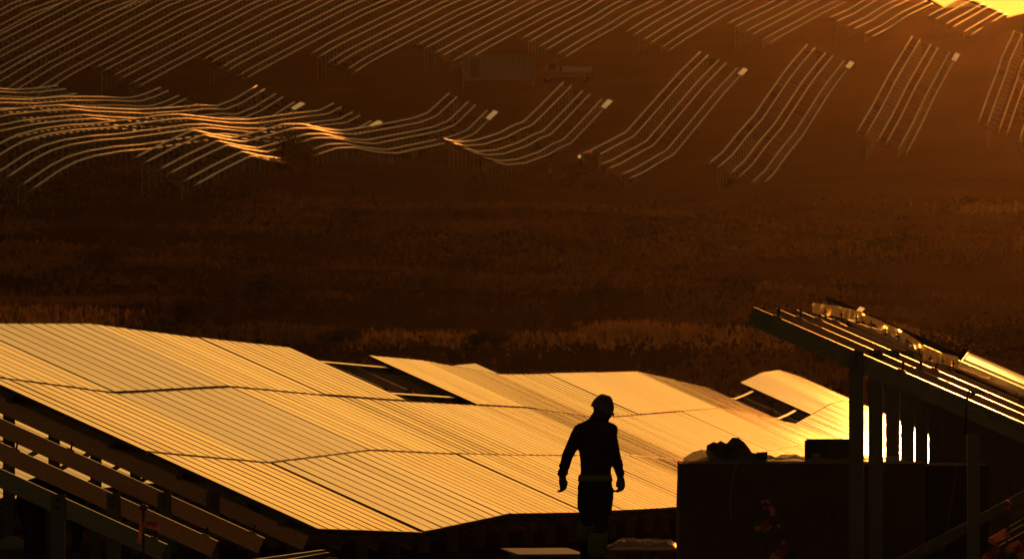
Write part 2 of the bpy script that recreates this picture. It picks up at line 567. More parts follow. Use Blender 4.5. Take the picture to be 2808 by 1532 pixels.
# haze box round the whole place
def build_haze():
    mb = MB()
    mb.abox(-900, 900, -90, 1650, -14, 44)
    m = bpy.data.materials.new('haze')
    m.use_nodes = True
    n, l = m.node_tree.nodes, m.node_tree.links
    n.clear()
    out = n.new('ShaderNodeOutputMaterial')
    v = n.new('ShaderNodeVolumePrincipled')
    v.inputs['Color'].default_value = (0.95, 0.74, 0.46, 1)
    v.inputs['Density'].default_value = HAZE_DENSITY
    v.inputs['Anisotropy'].default_value = HAZE_G
    l.new(v.outputs['Volume'], out.inputs['Volume'])
    o = mb.build('haze', m)
    tag(o, 'warm dusty evening haze over the valley', None, None, 'stuff')
build_haze()

# ------------------------------------------------------------------ steel profiles
def c_mesh(name, depth, flange, t, mat, lip=0.015):
    """C profile, unit length along x, web on -y side, z is depth"""
    d, fl = depth / 2, flange
    prof = [(0, -d), (fl, -d), (fl, -d + lip), (fl - t, -d + lip), (fl - t, -d + t), (t, -d + t), (t, d - t), (fl - t, d - t), (fl - t, d - lip), (fl, d - lip), (fl, d), (0, d)]
    n = len(prof)
    v = [(x, y, z) for x in (-0.5, 0.5) for y, z in prof]
    f = [(k, (k + 1) % n, (k + 1) % n + n, k + n) for k in range(n)]
    # end caps as quads of the C
    caps = [(0, 1, 4, 5), (5, 6, 11, 0), (6, 7, 10, 11), (1, 2, 3, 4), (7, 8, 9, 10)]
    f += [tuple(reversed(c)) for c in caps] + [tuple(i + n for i in c) for c in caps]
    me = pymesh(name, v, f, [mat])
    return me

UNIT = {}
def unit_box(mat):
    if mat.name not in UNIT:
        mb = MB(); mb.abox(-.5, .5, -.5, .5, -.5, .5)
        UNIT[mat.name] = mb.mesh('bar', [mat])
    return UNIT[mat.name]

def bar_obj(name, a, b, w, h, up, mat, parent):
    o = link(name, unit_box(mat), parent)
    place(o, bar_matrix(a, b, up) @ Matrix.Diagonal(((b - a).length, w, h, 1)))
    return o

def c_obj(name, me, a, b, up, parent):
    o = link(name, me, parent)
    place(o, bar_matrix(a, b, up) @ Matrix.Diagonal(((b - a).length, 1, 1, 1)))
    return o

RAFTER = c_mesh('rafter_profile', 0.165, 0.085, 0.005, M['steel'])
POST = c_mesh('post_profile', 0.13, 0.06, 0.006, M['post'])
PURLIN_H, MOD_T = 0.10, 0.04

# module: dark frame with a glass sheet let into it
MW, MLN = 0.945, 1.955
def module_mesh():
    mb = MB()
    w, h, t = MW / 2, MLN / 2, MOD_T
    fx, fy = 0.030, 0.012
    iw, ih, dz = w - fx, h - fy, 0.0025
    v = [(-w, -h, -t), (w, -h, -t), (w, h, -t), (-w, h, -t), (-w, -h, 0), (w, -h, 0), (w, h, 0), (-w, h, 0),
         (-iw, -ih, 0), (iw, -ih, 0), (iw, ih, 0), (-iw, ih, 0), (-iw, -ih, -dz), (iw, -ih, -dz), (iw, ih, -dz), (-iw, ih, -dz)]
    f = [(0, 3, 2, 1), (0, 1, 5, 4), (1, 2, 6, 5), (2, 3, 7, 6), (3, 0, 4, 7), (4, 5, 9, 8), (5, 6, 10, 9), (6, 7, 11, 10), (7, 4, 8, 11),
         (8, 9, 13, 12), (9, 10, 14, 13), (10, 11, 15, 14), (11, 8, 12, 15)]
    mb.add(v, f, 0)
    mb.add(v, [(12, 13, 14, 15)], 1)
    return mb.mesh('module', [M['frame'], M['glass']])
MODULE = module_mesh()

N_RAFT = (PURLIN_H + MOD_T + 0.0825)
S_PUR = [0.38, 1.56, 2.36, 3.54, 4.34, 5.52]

def rafter_at(row, D, parent, posts=('rear', 'front', 'brace'), s0=0.12, s1=5.78, name='rafter'):
    T, S, N = row.frame(D, 1.6)
    L = row.L(D)
    c = L - N * N_RAFT
    r = c_obj(name, RAFTER, c + S * s0, c + S * s1, N, parent)
    # web towards the camera: local -y must point to -T
    if (r.matrix_basis.to_3x3() @ Vector((0, 1, 0))).dot(T) < 0:
        r.matrix_basis = r.matrix_basis @ Matrix.Diagonal((-1, -1, 1, 1))
    def post(s, nm='post'):
        top = c + S * s - T * 0.045
        g = gz(top.x, top.y) - 0.3
        a, b = Vector((top.x, top.y, g)), Vector((top.x, top.y, top.z + 0.10))
        o = link(nm, POST, parent)
        Mx = Matrix((Vector((0, 0, 1)), T.cross(Vector((0, 0, 1))).normalized(), Vector((0, 0, 0)))).transposed()
        # local x up, local z to the low side, local y away from the camera
        zx = Vector((RQ.x, RQ.y, 0)); yx = Vector((RD.x, RD.y, 0))
        R3 = Matrix((Vector((0, 0, 1)), yx, zx)).transposed()
        if R3.determinant() < 0:
            R3 = Matrix((Vector((0, 0, 1)), yx, -zx)).transposed()
        M4 = R3.to_4x4(); M4.translation = (a + b) / 2
        place(o, M4 @ Matrix.Diagonal(((b - a).length, 1, 1, 1)))
        if D < 90:
            for dz in (0.05, 0.12):
                q = link('bolt', BOLT, parent)
                B4 = Matrix.Rotation(R(90), 4, 'X'); B4.translation = Vector((b.x, b.y - 0.004, b.z - dz))
                place(q, B4)
        return top
    if 'rear' in posts:
        tp = post(4.75)
        if 'brace' in posts:
            foot = Vector((tp.x, tp.y, gz(tp.x, tp.y) + 0.25)) + RD * 0.05
            top = c + S * 2.55 + RD * 0.05
            bar_obj('brace', foot, top, 0.05, 0.065, (0, 1, 0), M['steel'], parent)
    if 'front' in posts:
        post(1.2)
    return r

def disc_mesh(name, r, h, mat, seg=10):
    mb = MB(); mb.tube([(0, 0, -h / 2), (0, 0, h / 2)], r, seg)
    return mb.mesh(name, [mat])
BOLT = disc_mesh('bolt', 0.02, 0.03, M['frame'])
def clip_mesh():
    mb = MB()
    mb.abox(-0.04, 0.04, -0.015, 0.015, 0.0, 0.01)
    mb.bar((-0.005, 0, 0.0), (0.012, 0, 0.075), 0.02, 0.006, (0, 1, 0))
    mb.bar((0.012, 0, 0.072), (0.03, 0, 0.066), 0.02, 0.006, (0, 1, 0))
    return mb.mesh('clip', [M['frame']])
CLIP = clip_mesh()
def rafter_clip(row, D, s, parent):
    T, S, N = row.frame(D, 1.6)
    p = row.L(D) - N * (N_RAFT - 0.0825) + S * s + T * 0.03
    M4 = Matrix((S, -T, N)).transposed().to_4x4()
    if M4.to_3x3().determinant() < 0:
        M4 = Matrix((S, T, N)).transposed().to_4x4()
    M4.translation = p
    place(link('clip', CLIP, parent), M4)

def frame_extras(t):
    """middle post with its cable loops on the unfinished frame"""
    o = MB()
    pa, pb = PD(2450, 1092, 74.9), PD(2450, 1092, 74.9)
    pa.z = gz(pa.x, pa.y) - 0.3
    o.abox(pa.x - 0.055, pa.x + 0.055, 74.9, 74.96, pa.z, pb.z)
    o.abox(pa.x - 0.055, pa.x - 0.049, 74.96, 75.02, pa.z, pb.z)
    o.abox(pa.x + 0.049, pa.x + 0.055, 74.96, 75.02, pa.z, pb.z)
    o.build('post', M['post'], t)
    c = MB()
    pts = [PD(x, y, 74.86) for x, y in ((2428, 1092), (2430, 1040), (2433, 1000), (2436, 985), (2442, 980), (2447, 988), (2445, 1000))]
    c.tube(pts, 0.012, 6)
    c.build('cable', M['cable'], t, True)
    c = MB()
    pts = [PD(x, y, 74.9) for x, y in ((2440, 1000), (2450, 990), (2462, 984), (2470, 984), (2476, 992))]
    c.tube(pts, 0.011, 6)
    c.build('cable', M['cable'], t, True)
    c = MB()
    pts = [PD(x, y, 75.1) for x, y in ((2566, 1015), (2565, 1000), (2569, 994), (2573, 998), (2571, 1012))]
    c.tube(pts, 0.008, 6)
    c.build('cable_tie', M['cable'], t, True)

def make_table(row, D0, ncol, label, group, missing=(), tiers=3, rafter_off=(0.55, 3.75, 6.95), purlin_out=0.0, posts=('rear', 'front', 'brace'), jitter=True, s_off=0.0, n_off=0.0):
    base = row.L(D0) - RQ * (HW / 2)
    base.z = gz(base.x, base.y)
    t = empty('solar_table', base)
    tag(t, label, 'solar table', group)
    pitch = 0.965
    ca = math.cos(AZ)
    D1 = D0 + ncol * pitch * ca
    # purlins
    for s in S_PUR:
        pts = [row.pt(d, s, -(MOD_T + PURLIN_H / 2)) for d in np.linspace(D0 - purlin_out, D1 + 0.05, max(4, int((D1 - D0) / 2.0)))]
        mb = MB(); mb.sweep(pts, 0.055, PURLIN_H, row.frame(D0)[2], cap_mi=1)
        mb.build('purlin', [M['bright_rail'], M['frame']], t)
    for off in rafter_off:
        if D0 + off < D1:
            rafter_at(row, D0 + off, t, posts)
    for k in range(3):
        dn = random.uniform(-0.006, 0.006) if jitter else 0
        dtw = random.gauss(0, 0.0022)
        for i in range(ncol):
            if (k, i) in missing or (k, None) in missing:
                continue
            Dm = D0 + (i + 0.5) * pitch * ca
            a, b = row.pt(Dm - 0.46, k * 1.985 + MLN / 2 + s_off, dn + n_off), row.pt(Dm + 0.46, k * 1.985 + MLN / 2 + s_off, dn + n_off)
            T = (b - a).normalized()
            S = (row.s0 - T * row.s0.dot(T)).normalized()
            N = T.cross(S)
            o = link('module', MODULE, t)
            M4 = Matrix((T, S, N)).transposed().to_4x4()
            M4.translation = (a + b) / 2
            tw = Euler((random.gauss(0, 0.0012), dtw + random.gauss(0, 0.0012), 0)).to_matrix().to_4x4()
            place(o, M4 @ tw)
    return t

ORD = 'first second third fourth fifth sixth seventh eighth ninth tenth eleventh twelfth thirteenth fourteenth fifteenth sixteenth seventeenth eighteenth'.split()
NEAR_GROUP = 'golden solar tables of the row climbing the rise'
def near_rows():
    step = 10 * 0.965 * math.cos(AZ) + 0.06
    D = 89.25
    k = 0
    while D < 236:
        lab = ORD[k] + ' golden solar table counting from the bare rafters'
        miss = set()
        if k == 0:
            lab = 'golden solar table at the row end beside bare rafters'
        if abs(D - 127) < 4.5:
            miss = {(2, None)}
            lab = 'solar table whose upper tier is missing, bare purlins showing'
        if abs(D - 203) < 4.9:
            miss = {(2, None)}
            lab = 'distant solar table with missing upper modules just before the crest'
        make_table(row1, D, 10, lab, NEAR_GROUP, miss)
        D += step
        k += 1
    # bare rafters before the first module of row 1
    base = row1.L(82) - RQ * (HW / 2); base.z = gz(base.x, base.y)
    t = empty('bare_table_frame', base)
    tag(t, 'bare steel rafters on posts continuing the golden solar table', 'solar frame')
    for d in (79.5, 82.9, 86.3):
        rafter_at(row1, d, t)
        for sc in (5.5, 4.3, 2.3, 0.25):
            rafter_clip(row1, d, sc, t)
    # row behind, seen through the frame and over the crest
    for d0 in (122.0, 131.7, 141.4, 151.1):
        make_table(row0, d0, 10, 'solar table half hidden behind bare rafters and posts', 'solar tables seen through the bare frame')
    for d0 in (240.5, 250.1):
        make_table(row0, d0, 10, 'far solar table corner peeking over the golden row', 'solar tables peeking over the golden row')
    # right row: bare rafters then tables
    base = row2.L(78) - RQ * (HW / 2); base.z = gz(base.x, base.y)
    t = empty('bare_table_frame', base)
    tag(t, 'unfinished table frame with tall posts and bare rafters above wrapped pallets', 'solar frame')
    for d in (75.0, 77.75, 80.3, 82.7):
        rafter_at(row2, d, t)
        for sc in (5.55, 4.35, 2.35):
            rafter_clip(row2, d, sc, t)
    frame_extras(t)
    make_table(row2, 85.6, 10, 'table seen edge on behind the bare rafters, modules in a thin line', None, rafter_off=(-0.5, 1.9, 4.3, 6.7, 9.1))
    make_table(Row(U2, [(80, -2.80), (84, -2.54), (90, -2.15)], R(23.2)), 84.0, 2, 'short run of two module columns low on the unfinished frame', None, missing={(2, None)}, rafter_off=(), s_off=0.42, n_off=-0.03)
    for d0 in (95.3, 105, 114.7):
        make_table(row2, d0, 10, 'solar table receding behind the unfinished frame', 'solar tables behind the unfinished frame', rafter_off=(1.6, 4.0, 6.4, 8.8))
near_rows()

# ------------------------------------------------------------------ far rows: bare rails on posts
S_FAR = [0.0, 0.174, 0.419, 0.58, 0.837, 1.0]
def far_row(u, kn, label, group, d_from=None):
    kn = np.array(kn)
    d0, d1 = kn[0, 0], kn[-1, 0]
    s_ = RQ * math.cos(TILT) - Vector((0, 0, math.sin(TILT)))      # down slope
    nrm = Vector((RQ.x * math.sin(TILT), RQ.y * math.sin(TILT), math.cos(TILT)))
    nst = max(2, int(round((d1 - d0) / 3.3)))
    ds = np.linspace(d0, d1, nst + 1)
    hi = [Vector((u + TAZ * d, d, float(np.interp(d, kn[:, 0], kn[:, 1])))) for d in ds]
    base = hi[0] + s_ * 2.5; base.z = gz(base.x, base.y)
    t = empty('mounting_row', base)
    tag(t, label, 'rail row', group)
    for k in S_FAR:
        mb = MB()
        mb.tube([p + s_ * (k * 5.0) for p in hi], 0.068, 10)
        mb.build('rail', M['rail'], t, True)
    mr, mp = MB(), MB()
    for p in hi:
        c = p - nrm * 0.16
        mr.bar(c - s_ * 0.25, c + s_ * 5.25, 0.06, 0.13, nrm)
        for q in (1.0, 4.3):
            b = c + s_ * q
            mp.bar(Vector((b.x, b.y, gz(b.x, b.y) - 0.3)), b, 0.09, 0.12, (0, 1, 0))
    tag(mr.build('rafters', M['far_steel'], t), None, None, None, 'stuff')
    tag(mp.build('posts', M['far_post'], t), None, None, None, 'stuff')
    return t
LOW_LAB = {-40.2: 'bare rail row below the track, third beyond the tractor on the sunlit side',
           -51.2: 'bare rail row below the track, second beyond the tractor on the sunlit side',
           -62.2: 'long bare rail row below the track, next beyond the tractor on the sunlit side',
           -73.2: 'bare rail row below the track whose foot starts right behind the tractor',
           -84.2: 'bare rail row below the track, sagging in a dip beside the tractor',
           -95.2: 'bare rail row rolling over two humps behind the twiggy bush',
           -106.2: 'bare rail row arching over a hump, next behind the twiggy bush row',
           -117.2: 'bare wavy rail row, second behind the twiggy bush row',
           -128.2: 'bare wavy rail row, third behind the twiggy bush row',
           -139.2: 'bare wavy rail row, fourth behind the twiggy bush row'}
for u, kn in LOWK.items():
    far_row(u, kn, LOW_LAB[u], 'bare mounting rows below the track')
for i, (u, kn) in enumerate(UPK.items()):
    far_row(u, kn, 'bare rail row above the track, ' + ORD[i] + ' from the glowing ridge gap', 'bare mounting rows above the track')


# ------------------------------------------------------------------ people
def ico(c, r, sub=2):
    bm = bmesh.new()
    bmesh.ops.create_icosphere(bm, subdivisions=sub, radius=1.0)
    r = r if hasattr(r, '__len__') else (r, r, r)
    v = [Vector((p.co.x * r[0] + c[0], p.co.y * r[1] + c[1], p.co.z * r[2] + c[2])) for p in bm.verts]
    f = [tuple(q.index for q in fc.verts) for fc in bm.faces]
    bm.free()
    return v, f

class Body:
    """closed volumes that are melted into one continuous skin"""
    def __init__(self):
        self.mb = MB()
    def blob(self, c, r):
        self.mb.add(*ico(c, r))
    def limb(self, pts, rad):
        self.mb.tube(pts, rad, 12)
        for p, r in zip(pts, rad):
            self.mb.add(*ico(p, r * 1.0))
    def loft(self, rings, seg=20):
        vv, ff = [], []
        for cx, cy, z, rx, ry in rings:
            for k in range(seg):
                a = 2 * math.pi * k / seg
                vv.append((cx + rx * math.cos(a), cy + ry * math.sin(a), z))
        n = len(rings)
        for i in range(n - 1):
            for k in range(seg):
                a0, a1 = i * seg + k, i * seg + (k + 1) % seg
                ff.append((a0, a1, a1 + seg, a0 + seg))
        ff += [tuple(reversed(range(seg))), tuple(range((n - 1) * seg, n * seg))]
        self.mb.add(vv, ff)
    def melt(self, name, mats, parent, voxel=0.012, pick=None, smooth_it=3):
        me = self.mb.mesh(name + '_rough', [mats[0]])
        tmp = bpy.data.objects.new('tmp', me)
        col.objects.link(tmp)
        md = tmp.modifiers.new('r', 'REMESH'); md.mode = 'VOXEL'; md.voxel_size = voxel
        ms = tmp.modifiers.new('s', 'SMOOTH'); ms.factor = 0.5; ms.iterations = smooth_it
        dg = bpy.context.evaluated_depsgraph_get()
        out = bpy.data.meshes.new_from_object(tmp.evaluated_get(dg))
        bpy.data.objects.remove(tmp)
        bpy.data.meshes.remove(me)
        out.name = name
        out.materials.clear()
        for m in mats:
            out.materials.append(m)
        if pick:
            out.polygons.foreach_set('material_index', [pick(p.center) for p in out.polygons])
        out.polygons.foreach_set('use_smooth', [True] * len(out.polygons))
        o = link(name, out, parent)
        return o

def hand(B, wrist, d, side, curl=0.5, size=1.0):
    """palm, four fingers of unequal length and a thumb; d points down the forearm, side is towards the thumb"""
    d = Vector(d).normalized(); s = Vector(side); s = (s - d * s.dot(d)).normalized(); n = d.cross(s)
    w = Vector(wrist)
    k = size
    B.limb([w, w + d * 0.045 * k, w + d * 0.085 * k], [0.026 * k, 0.034 * k, 0.030 * k])
    for i, ln in enumerate((0.068, 0.078, 0.072, 0.055)):
        off = (1.5 - i) * 0.019 * k
        a = w + d * 0.085 * k + s * off
        b = a + (d * math.cos(curl * 0.6) + n * math.sin(curl * 0.6)) * ln * 0.45 * k
        c = b + (d * math.cos(curl * 1.5) + n * math.sin(curl * 1.5)) * ln * 0.32 * k
        e = c + (d * math.cos(curl * 2.2) + n * math.sin(curl * 2.2)) * ln * 0.25 * k
        B.limb([a, b, c, e], [0.0095 * k, 0.009 * k, 0.0085 * k, 0.0075 * k])
    a = w + d * 0.03 * k + s * 0.028 * k
    b = a + (d * 0.8 + s * 0.6).normalized() * 0.038 * k
    c = b + (d * 0.95 + n * 0.3).normalized() * 0.03 * k
    B.limb([a, b, c], [0.013 * k, 0.011 * k, 0.009 * k])

def helmet_mesh(mat):
    mb = MB()
    seg, rings = 24, 9
    vv, ff = [], []
    for i in range(rings + 1):
        th = (math.pi / 2) * i / rings
        for k in range(seg):
            a = 2 * math.pi * k / seg
            r = math.cos(th)
            ridge = 0.006 * max(0, math.cos(2 * a)) ** 6 if False else 0
            vv.append((0.112 * r * math.cos(a), 0.140 * r * math.sin(a), 0.118 * math.sin(th) ** 0.9 if th > 0 else 0))
    for i in range(rings):
        for k in range(seg):
            a0, a1 = i * seg + k, i * seg + (k + 1) % seg
            ff.append((a0, a1, a1 + seg, a0 + seg))
    mb.add(vv, ff)
    # rolled rim and peak (peak points to -y)
    rim = []
    for k in range(seg):
        a = 2 * math.pi * k / seg
        ext = 0.004 + (0.040 * max(0, -math.sin(a)) ** 3)
        rim.append((a, ext))
    v2 = []
    for a, ext in rim:
        v2.append(((0.112) * math.cos(a), 0.140 * math.sin(a), 0.004))
    for a, ext in rim:
        v2.append(((0.112 + ext) * math.cos(a), (0.140 + ext) * math.sin(a), -0.008 - ext * 0.25))
    for a, ext in rim:
        v2.append(((0.112 + ext) * math.cos(a), (0.140 + ext) * math.sin(a), -0.013 - ext * 0.25))
    for a, ext in rim:
        v2.append(((0.110) * math.cos(a), 0.138 * math.sin(a), -0.006))
    f2 = []
    for j in range(3):
        for k in range(seg):
            k1 = (k + 1) % seg
            f2.append((j * seg + k, j * seg + k1, (j + 1) * seg + k1, (j + 1) * seg + k))
    mb.add(v2, f2)
    # ridge along the crown
    for x in (-0.028, 0.0, 0.028):
        pts = [(x, 0.125 * math.cos(t), 0.012 + 0.112 * math.sin(t)) for t in np.linspace(0.35, math.pi - 0.35, 9)]
        mb.sweep(pts, 0.012, 0.012, (1, 0, 0.01))
    return mb.mesh('helmet', [mat], True)

def ring_band(parent, name, mat, rings, seg=24):
    B = MB()
    vv, ff = [], []
    for cx, cy, z, rx, ry in rings:
        for k in range(seg):
            a = 2 * math.pi * k / seg
            vv.append((cx + rx * math.cos(a), cy + ry * math.sin(a), z))
    for i in range(len(rings) - 1):
        for k in range(seg):
            a0, a1 = i * seg + k, i * seg + (k + 1) % seg
            ff.append((a0, a1, a1 + seg, a0 + seg))
    B.add(vv, ff)
    o = link(name, B.mesh(name, [mat], True), parent)
    md = o.modifiers.new('t', 'SOLIDIFY'); md.thickness = 0.006
    return o

def walking_person():
    D = 77.5
    sc = FPX / DISP / D
    base = PD(1500, 1488, D)
    base.z = gz(base.x, base.y)
    t = empty('person', base)
    tag(t, 'worker in helmet and dark jacket walking past golden modules, head turned aside', 'person')
    def q(x, y, dy=0.0):
        return Vector(((x - 1500) / sc, dy, (1488 - y) / sc))
    B = Body()
    # trunk, from hips to collar
    B.loft([(-0.010, 0.0, 0.84, 0.145, 0.115), (-0.012, 0.0, 0.93, 0.160, 0.125), (-0.008, 0.0, 1.00, 0.150, 0.120), (-0.004, 0.0, 1.08, 0.138, 0.112),
            (0.000, 0.005, 1.20, 0.148, 0.118), (-0.002, 0.01, 1.33, 0.165, 0.125), (-0.005, 0.01, 1.43, 0.168, 0.115), (-0.002, 0.01, 1.49, 0.135, 0.095),
            (0.004, 0.0, 1.525, 0.085, 0.075), (0.020, 0.0, 1.575, 0.066, 0.068), (0.030, -0.01, 1.62, 0.060, 0.066)])
    # arms (image left, image right)
    for pts, rr in ((((-0.138, 0.01, 1.450), q(1452, 1098, 0.02), q(1427, 1150, 0.03), q(1414.5, 1198, -0.03)), (0.075, 0.064, 0.052, 0.036)),
                    (((0.128, 0.01, 1.450), q(1536, 1098, 0.0), q(1548, 1148, 0.05), q(1560, 1197, 0.02)), (0.072, 0.060, 0.050, 0.036))):
        pts = [Vector(p) for p in pts]
        mid = [pts[0], pts[1], pts[2], (pts[2] + pts[3]) / 2 + Vector((0, 0, 0.0)), pts[3]]
        rad = [rr[0], rr[1], rr[2], (rr[2] + rr[3]) / 2 + 0.004, rr[3]]
        B.limb(mid, rad)
    # jacket creases on the sleeves
    for k in range(7):
        a = random.random()
        p = q(1424, 1150, 0.03).lerp(q(1414.5, 1198, -0.03), a)
        B.blob(p + Vector((random.uniform(-0.02, 0.02), -0.01, 0)), (0.044, 0.04, 0.010))
        p = q(1550, 1148, 0.05).lerp(q(1560, 1197, 0.02), a)
        B.blob(p + Vector((random.uniform(-0.015, 0.02), -0.01, 0)), (0.042, 0.038, 0.010))
    for sx in (-1, 1):
        B.limb([(0.01 + sx * 0.03, 0.0, 1.525), (sx * 0.085, 0.01, 1.490), (sx * 0.135, 0.01, 1.460)], [0.055, 0.055, 0.065])
    # collar
    B.limb([q(1490, 1056, 0.03), q(1494, 1046, 0.05)], [0.03, 0.022])
    B.limb([q(1516, 1064, -0.03), q(1500, 1062, -0.05)], [0.028, 0.026])
    # head, turned to the low side and bowed
    hc = q(1514, 1034)
    B.blob(hc + Vector((0, 0, 0.02)), (0.082, 0.098, 0.115))
    B.blob(hc + Vector((0.022, -0.02, -0.050)), (0.058, 0.064, 0.062))
    B.limb([hc + Vector((0.045, -0.035, -0.075)), hc + Vector((0.020, -0.03, -0.092))], [0.026, 0.028])     # chin, jaw
    B.limb([hc + Vector((0.072, -0.042, 0.015)), hc + Vector((0.094, -0.055, -0.018)), hc + Vector((0.080, -0.05, -0.026))], [0.012, 0.015, 0.012])   # nose
    B.blob(hc + Vector((0.074, -0.045, -0.050)), (0.018, 0.024, 0.009))
    B.blob(hc + Vector((0.072, -0.045, -0.060)), (0.016, 0.022, 0.008))
    for sy in (-1, 1):
        B.blob(hc + Vector((0.066 + 0.004 * sy, -0.040 + 0.032 * sy, 0.012)), (0.012, 0.016, 0.010))
    B.blob(hc + Vector((-0.012, -0.088, -0.005)), (0.022, 0.012, 0.034))
    B.blob(hc + Vector((-0.022, 0.088, -0.005)), (0.022, 0.012, 0.034))
    # hands
    hand(B, q(1414.5, 1200, -0.03), (0.10, -0.25, -1), (0.6, -0.8, 0), 0.75, 1.15)
    hand(B, q(1560, 1199, 0.02), (0.14, -0.25, -1), (-0.6, -0.8, 0), 0.9, 1.15)
    # legs: image-left leg swings back with bent knee, image-right leg carries
    hipL, hipR = Vector((-0.075, 0, 0.87)), Vector((0.062, 0, 0.87))
    kneeL, ankL = q(1480, 1302, -0.10), q(1474, 1392, 0.24)
    kneeR, ankR = q(1506, 1322, -0.06), q(1498, 1452, 0.02)
    ankR.z = 0.10
    B.limb([hipL, hipL.lerp(kneeL, 0.5) + Vector((-0.012, 0, 0)), kneeL, kneeL.lerp(ankL, 0.35), ankL], [0.098, 0.090, 0.070, 0.072, 0.056])
    B.limb([hipR, hipR.lerp(kneeR, 0.5) + Vector((0.012, 0, 0)), kneeR, kneeR.lerp(ankR, 0.35), ankR], [0.098, 0.088, 0.070, 0.072, 0.058])
    B.blob(Vector((-0.135, 0.0, 0.90)), (0.035, 0.08, 0.085))
    B.blob(Vector((0.118, 0.0, 0.90)), (0.035, 0.08, 0.085))
    B.limb([ankL, ankL + Vector((0, 0.02, -0.05)), ankL + Vector((0.0, -0.10, -0.10))], [0.055, 0.05, 0.042])
    B.limb([ankR, ankR + Vector((0, 0.0, -0.045)), ankR + Vector((0.01, -0.13, -0.058))], [0.055, 0.052, 0.042])
    def pick(c):
        if c.z < 0.16 and c.y < 0.16:
            return 0
        if (c - hc).length < 0.15 and c.z > 1.575:
            return 1
        if c.z < 1.045 and (c.x < -0.235 or c.x > 0.19):
            return 1
        return 0
    B.melt('body', [M['cloth_dark'], M['skin']], t, 0.0105, pick, 2)
    h = link('helmet', helmet_mesh(M['helmet']), t)
    h.location = hc + Vector((0.004, -0.005, 0.018))
    h.rotation_euler = (R(16), R(12), R(38))
    h.scale = (0.86, 0.86, 0.98)
    ring_band(t, 'belt', M['hivis'], [(-0.010, 0, 0.995, 0.160, 0.130), (-0.010, 0, 1.055, 0.150, 0.124)])
    for k0, a0, f0, f1 in ((kneeL, ankL, 0.08, 0.52), (kneeR, ankR, 0.12, 0.55)):
        rings = []
        mb = MB()
        d = (a0 - k0)
        pts = [k0 + d * f for f in np.linspace(f0, f1, 6)]
        mb.tube(pts, [0.078, 0.083, 0.085, 0.083, 0.080, 0.080], 18, caps=False)
        o = link('gaiter', mb.mesh('gaiter', [M['hivis']], True), t)
        md = o.modifiers.new('t', 'SOLIDIFY'); md.thickness = 0.006
walking_person()

def bending_person():
    D = 84.7
    sc = FPX / DISP / D
    base = PD(110, 1457, D)
    base.z = gz(base.x, base.y)
    t = empty('person', base)
    tag(t, 'worker in black bending down behind the bare rafters and posts', 'person')
    zb = base.z
    def q(x, y, dy=0.0):
        p = PD(x, y, D)
        return Vector((p.x - base.x, dy, p.z - zb))
    B = Body()
    # back arching from hips to shoulders
    B.limb([q(75, 1262), q(95, 1240), q(125, 1228), (q(165, 1243)), q(195, 1262)], [0.150, 0.168, 0.150, 0.145, 0.120])
    B.limb([q(200, 1262, -0.1), q(222, 1290, -0.14)], [0.07, 0.06])
    hc = q(228, 1296, -0.16)
    B.blob(hc, (0.085, 0.10, 0.11))
    B.blob(hc + Vector((0.03, -0.05, -0.06)), (0.05, 0.055, 0.055))
    B.blob(hc + Vector((0.07, -0.09, -0.01)), (0.018, 0.018, 0.022))
    for sx, dy in ((0, 0.12), (1, -0.12)):
        k = q(82 + 16 * sx, 1350, dy - 0.12); a = q(70 + 26 * sx, 1440, dy + 0.02); a.z = 0.09
        B.limb([q(70 + 18 * sx, 1275, dy), k, a, a + Vector((0.03, -0.13, -0.045))], [0.115, 0.085, 0.06, 0.045])
        s0 = q(188, 1262, dy); e = q(196, 1330, dy - 0.05); w = q(192, 1384, dy - 0.12)
        B.limb([s0, e, w], [0.07, 0.055, 0.036])
        hand(B, w, (0.0, -0.3, -1), (0.5 if sx else -0.5, -0.8, 0), 0.6)
    B.melt('body', [M['cloth_dark'], M['skin']], t, 0.013, lambda c: 1 if c.z < q(0, 1386).z and c.x > 0.2 else 0, 2)
    h = link('helmet', helmet_mesh(M['black']), t)
    h.location = hc + Vector((0.02, -0.03, 0.03))
    h.rotation_euler = (R(30), R(40), R(60))
bending_person()

# ------------------------------------------------------------------ pallet crates and things round it
def crumple(name, w, d, h, nx, ny, amp, mat, parent, loc, seed, edge_drop=0.0, rot=0.0, freq=5.0):
    r = np.random.default_rng(seed)
    X, Y = np.meshgrid(np.linspace(-w / 2, w / 2, nx), np.linspace(-d / 2, d / 2, ny), indexing='ij')
    Zz = np.zeros_like(X)
    for o in range(3):
        fq = freq * 2 ** o
        Zz += (np.abs(vnoise(X * fq + seed * 3.1, Y * fq + 7.7 * seed, seed + o) - 0.5) * 2) * amp / 1.7 ** o
    ex = np.clip(np.minimum(X + w / 2, w / 2 - X) / (0.15 * w), 0, 1) * np.clip(np.minimum(Y + d / 2, d / 2 - Y) / (0.15 * d), 0, 1)
    Zz = Zz * (0.25 + 0.75 * ex) + h * ex - edge_drop * (1 - ex)
    X = X + (vnoise(X * 7, Y * 7, seed + 9) - 0.5) * 0.12 * w * 0.3
    v = np.stack([X, Y, Zz], -1).reshape(-1, 3)
    f = []
    for i in range(nx - 1):
        for j in range(ny - 1):
            a = i * ny + j
            f.append((a, a + ny, a + ny + 1, a + 1))
    o = link(name, pymesh(name, v, f, [mat]), parent)
    o.location = Vector(loc) - (Vector(parent.location) if parent else Vector())
    o.rotation_euler = (0, 0, rot)
    return o

